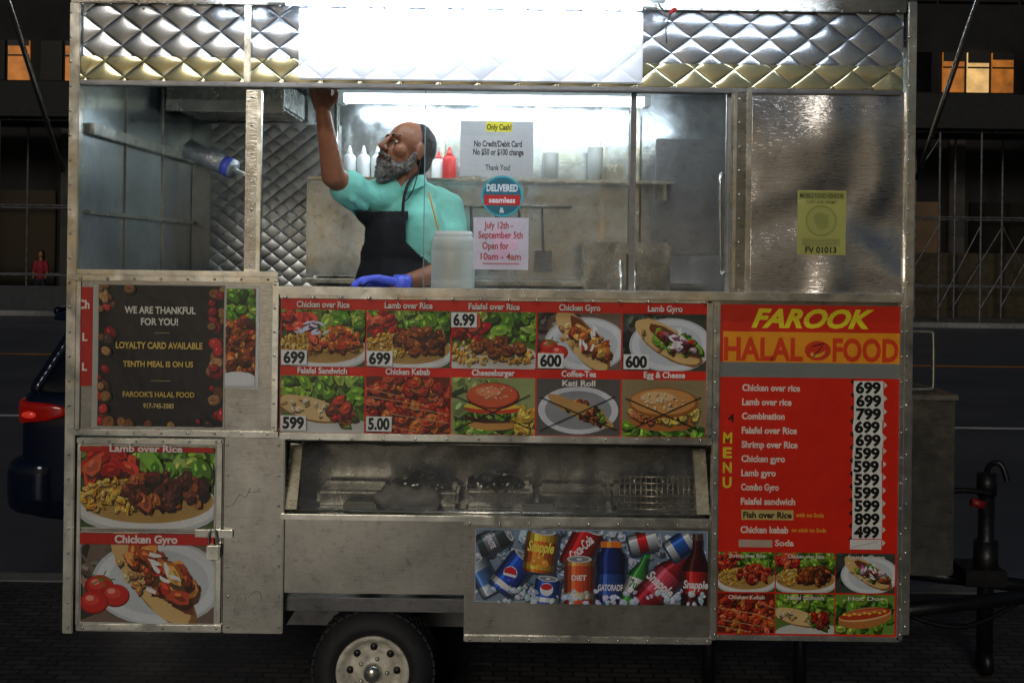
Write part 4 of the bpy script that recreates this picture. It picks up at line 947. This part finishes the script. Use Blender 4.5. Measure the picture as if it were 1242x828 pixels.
for x in (.85,3.5):
    for yy in (2.70,4.34):
        lathe('car_wheel',[(.15,0),(.29,-.01),(.32,.03),(.32,.17),(.29,.19),(.1,.19)],(CX0+x,yy,gz+.32),(0,1,0),M['black'],car,36)
        lathe('car_hubcap',[(.02,-.015),(.1,-.01),(.18,-.012),(.2,.0),(.2,.02)],(CX0+x,yy,gz+.32),(0,1,0),M['trim'],car,24)
# ------------------------------------------------ TREE far right
random.seed(9)
bark=simple('bark',(48,40,34),.9); leafm=simple('leaf',(40,58,26),.7,var=.5,scale=2)
tx,ty=17.0,26.5
bm=bmesh.new(); addcone(bm,Vector((tx,ty,-.12)),.2,Vector((tx+.1,ty,5)),.13,10)
tips=[]
for i in range(9):
    a=i*.7; e=Vector((tx+math.cos(a)*random.uniform(1.2,2.6),ty+math.sin(a)*random.uniform(1,2),random.uniform(8,11.5)))
    addcone(bm,Vector((tx+.1,ty,4.8)),.08,e,.025,8); tips.append(e)
    for k in range(3): e2=e+Vector((random.uniform(-1,1),random.uniform(-1,1),random.uniform(-1,.8))); addcone(bm,e.lerp(Vector((tx,ty,5)),.3),.03,e2,.01,6); tips.append(e2)
tree=fin(bm,'street_tree',bark,None)
vs=[];fs=[]
for t in tips:
    for k in range(170):
        c=t+Vector((random.gauss(0,.45),random.gauss(0,.45),random.gauss(0,.4))); s_=random.uniform(.06,.12)
        u=Vector((random.gauss(0,1),random.gauss(0,1),random.gauss(0,1))).normalized(); w=u.orthogonal().normalized()
        i=len(vs); vs+=[c-u*s_,c+w*s_*.5,c+u*s_,c-w*s_*.5]; fs.append((i,i+1,i+2,i+3))
me=bpy.data.meshes.new('leaves'); me.from_pydata([tuple(v) for v in vs],[],fs); link(me,'leaves',leafm,tree)
# ------------------------------------------------ LIGHT / WORLD / CAMERA
w=bpy.data.worlds.new('World'); scene.world=w; w.use_nodes=True; nt=w.node_tree; bg=nt.nodes['Background']
sky=nt.nodes.new('ShaderNodeTexSky'); sky.sky_type='NISHITA'; sky.sun_disc=False; sky.sun_elevation=math.radians(20); sky.sun_rotation=math.radians(190)
nt.links.new(sky.outputs[0],bg.inputs[0]); bg.inputs[1].default_value=.010
sl=bpy.data.lights.new('sun','SUN'); sl.energy=.68; sl.angle=math.radians(14); sl.color=(1,.93,.84)
so=bpy.data.objects.new('sun',sl); scene.collection.objects.link(so)
so.rotation_euler=(math.radians(70),0,math.radians(-10))
cd=bpy.data.cameras.new('camera'); co=bpy.data.objects.new('camera',cd); scene.collection.objects.link(co)
cd.sensor_width=36; cd.lens=F/1242*36; cd.shift_y=-104/1242; cd.clip_end=1000; cd.clip_start=.05
co.matrix_world=Matrix.Translation((0,-D,H))@Matrix.Rotation(-A,4,'Y')@Matrix.Rotation(math.radians(90),4,'X')
scene.camera=co
scene.view_settings.view_transform='Standard'; scene.view_settings.look='None'; scene.view_settings.exposure=0
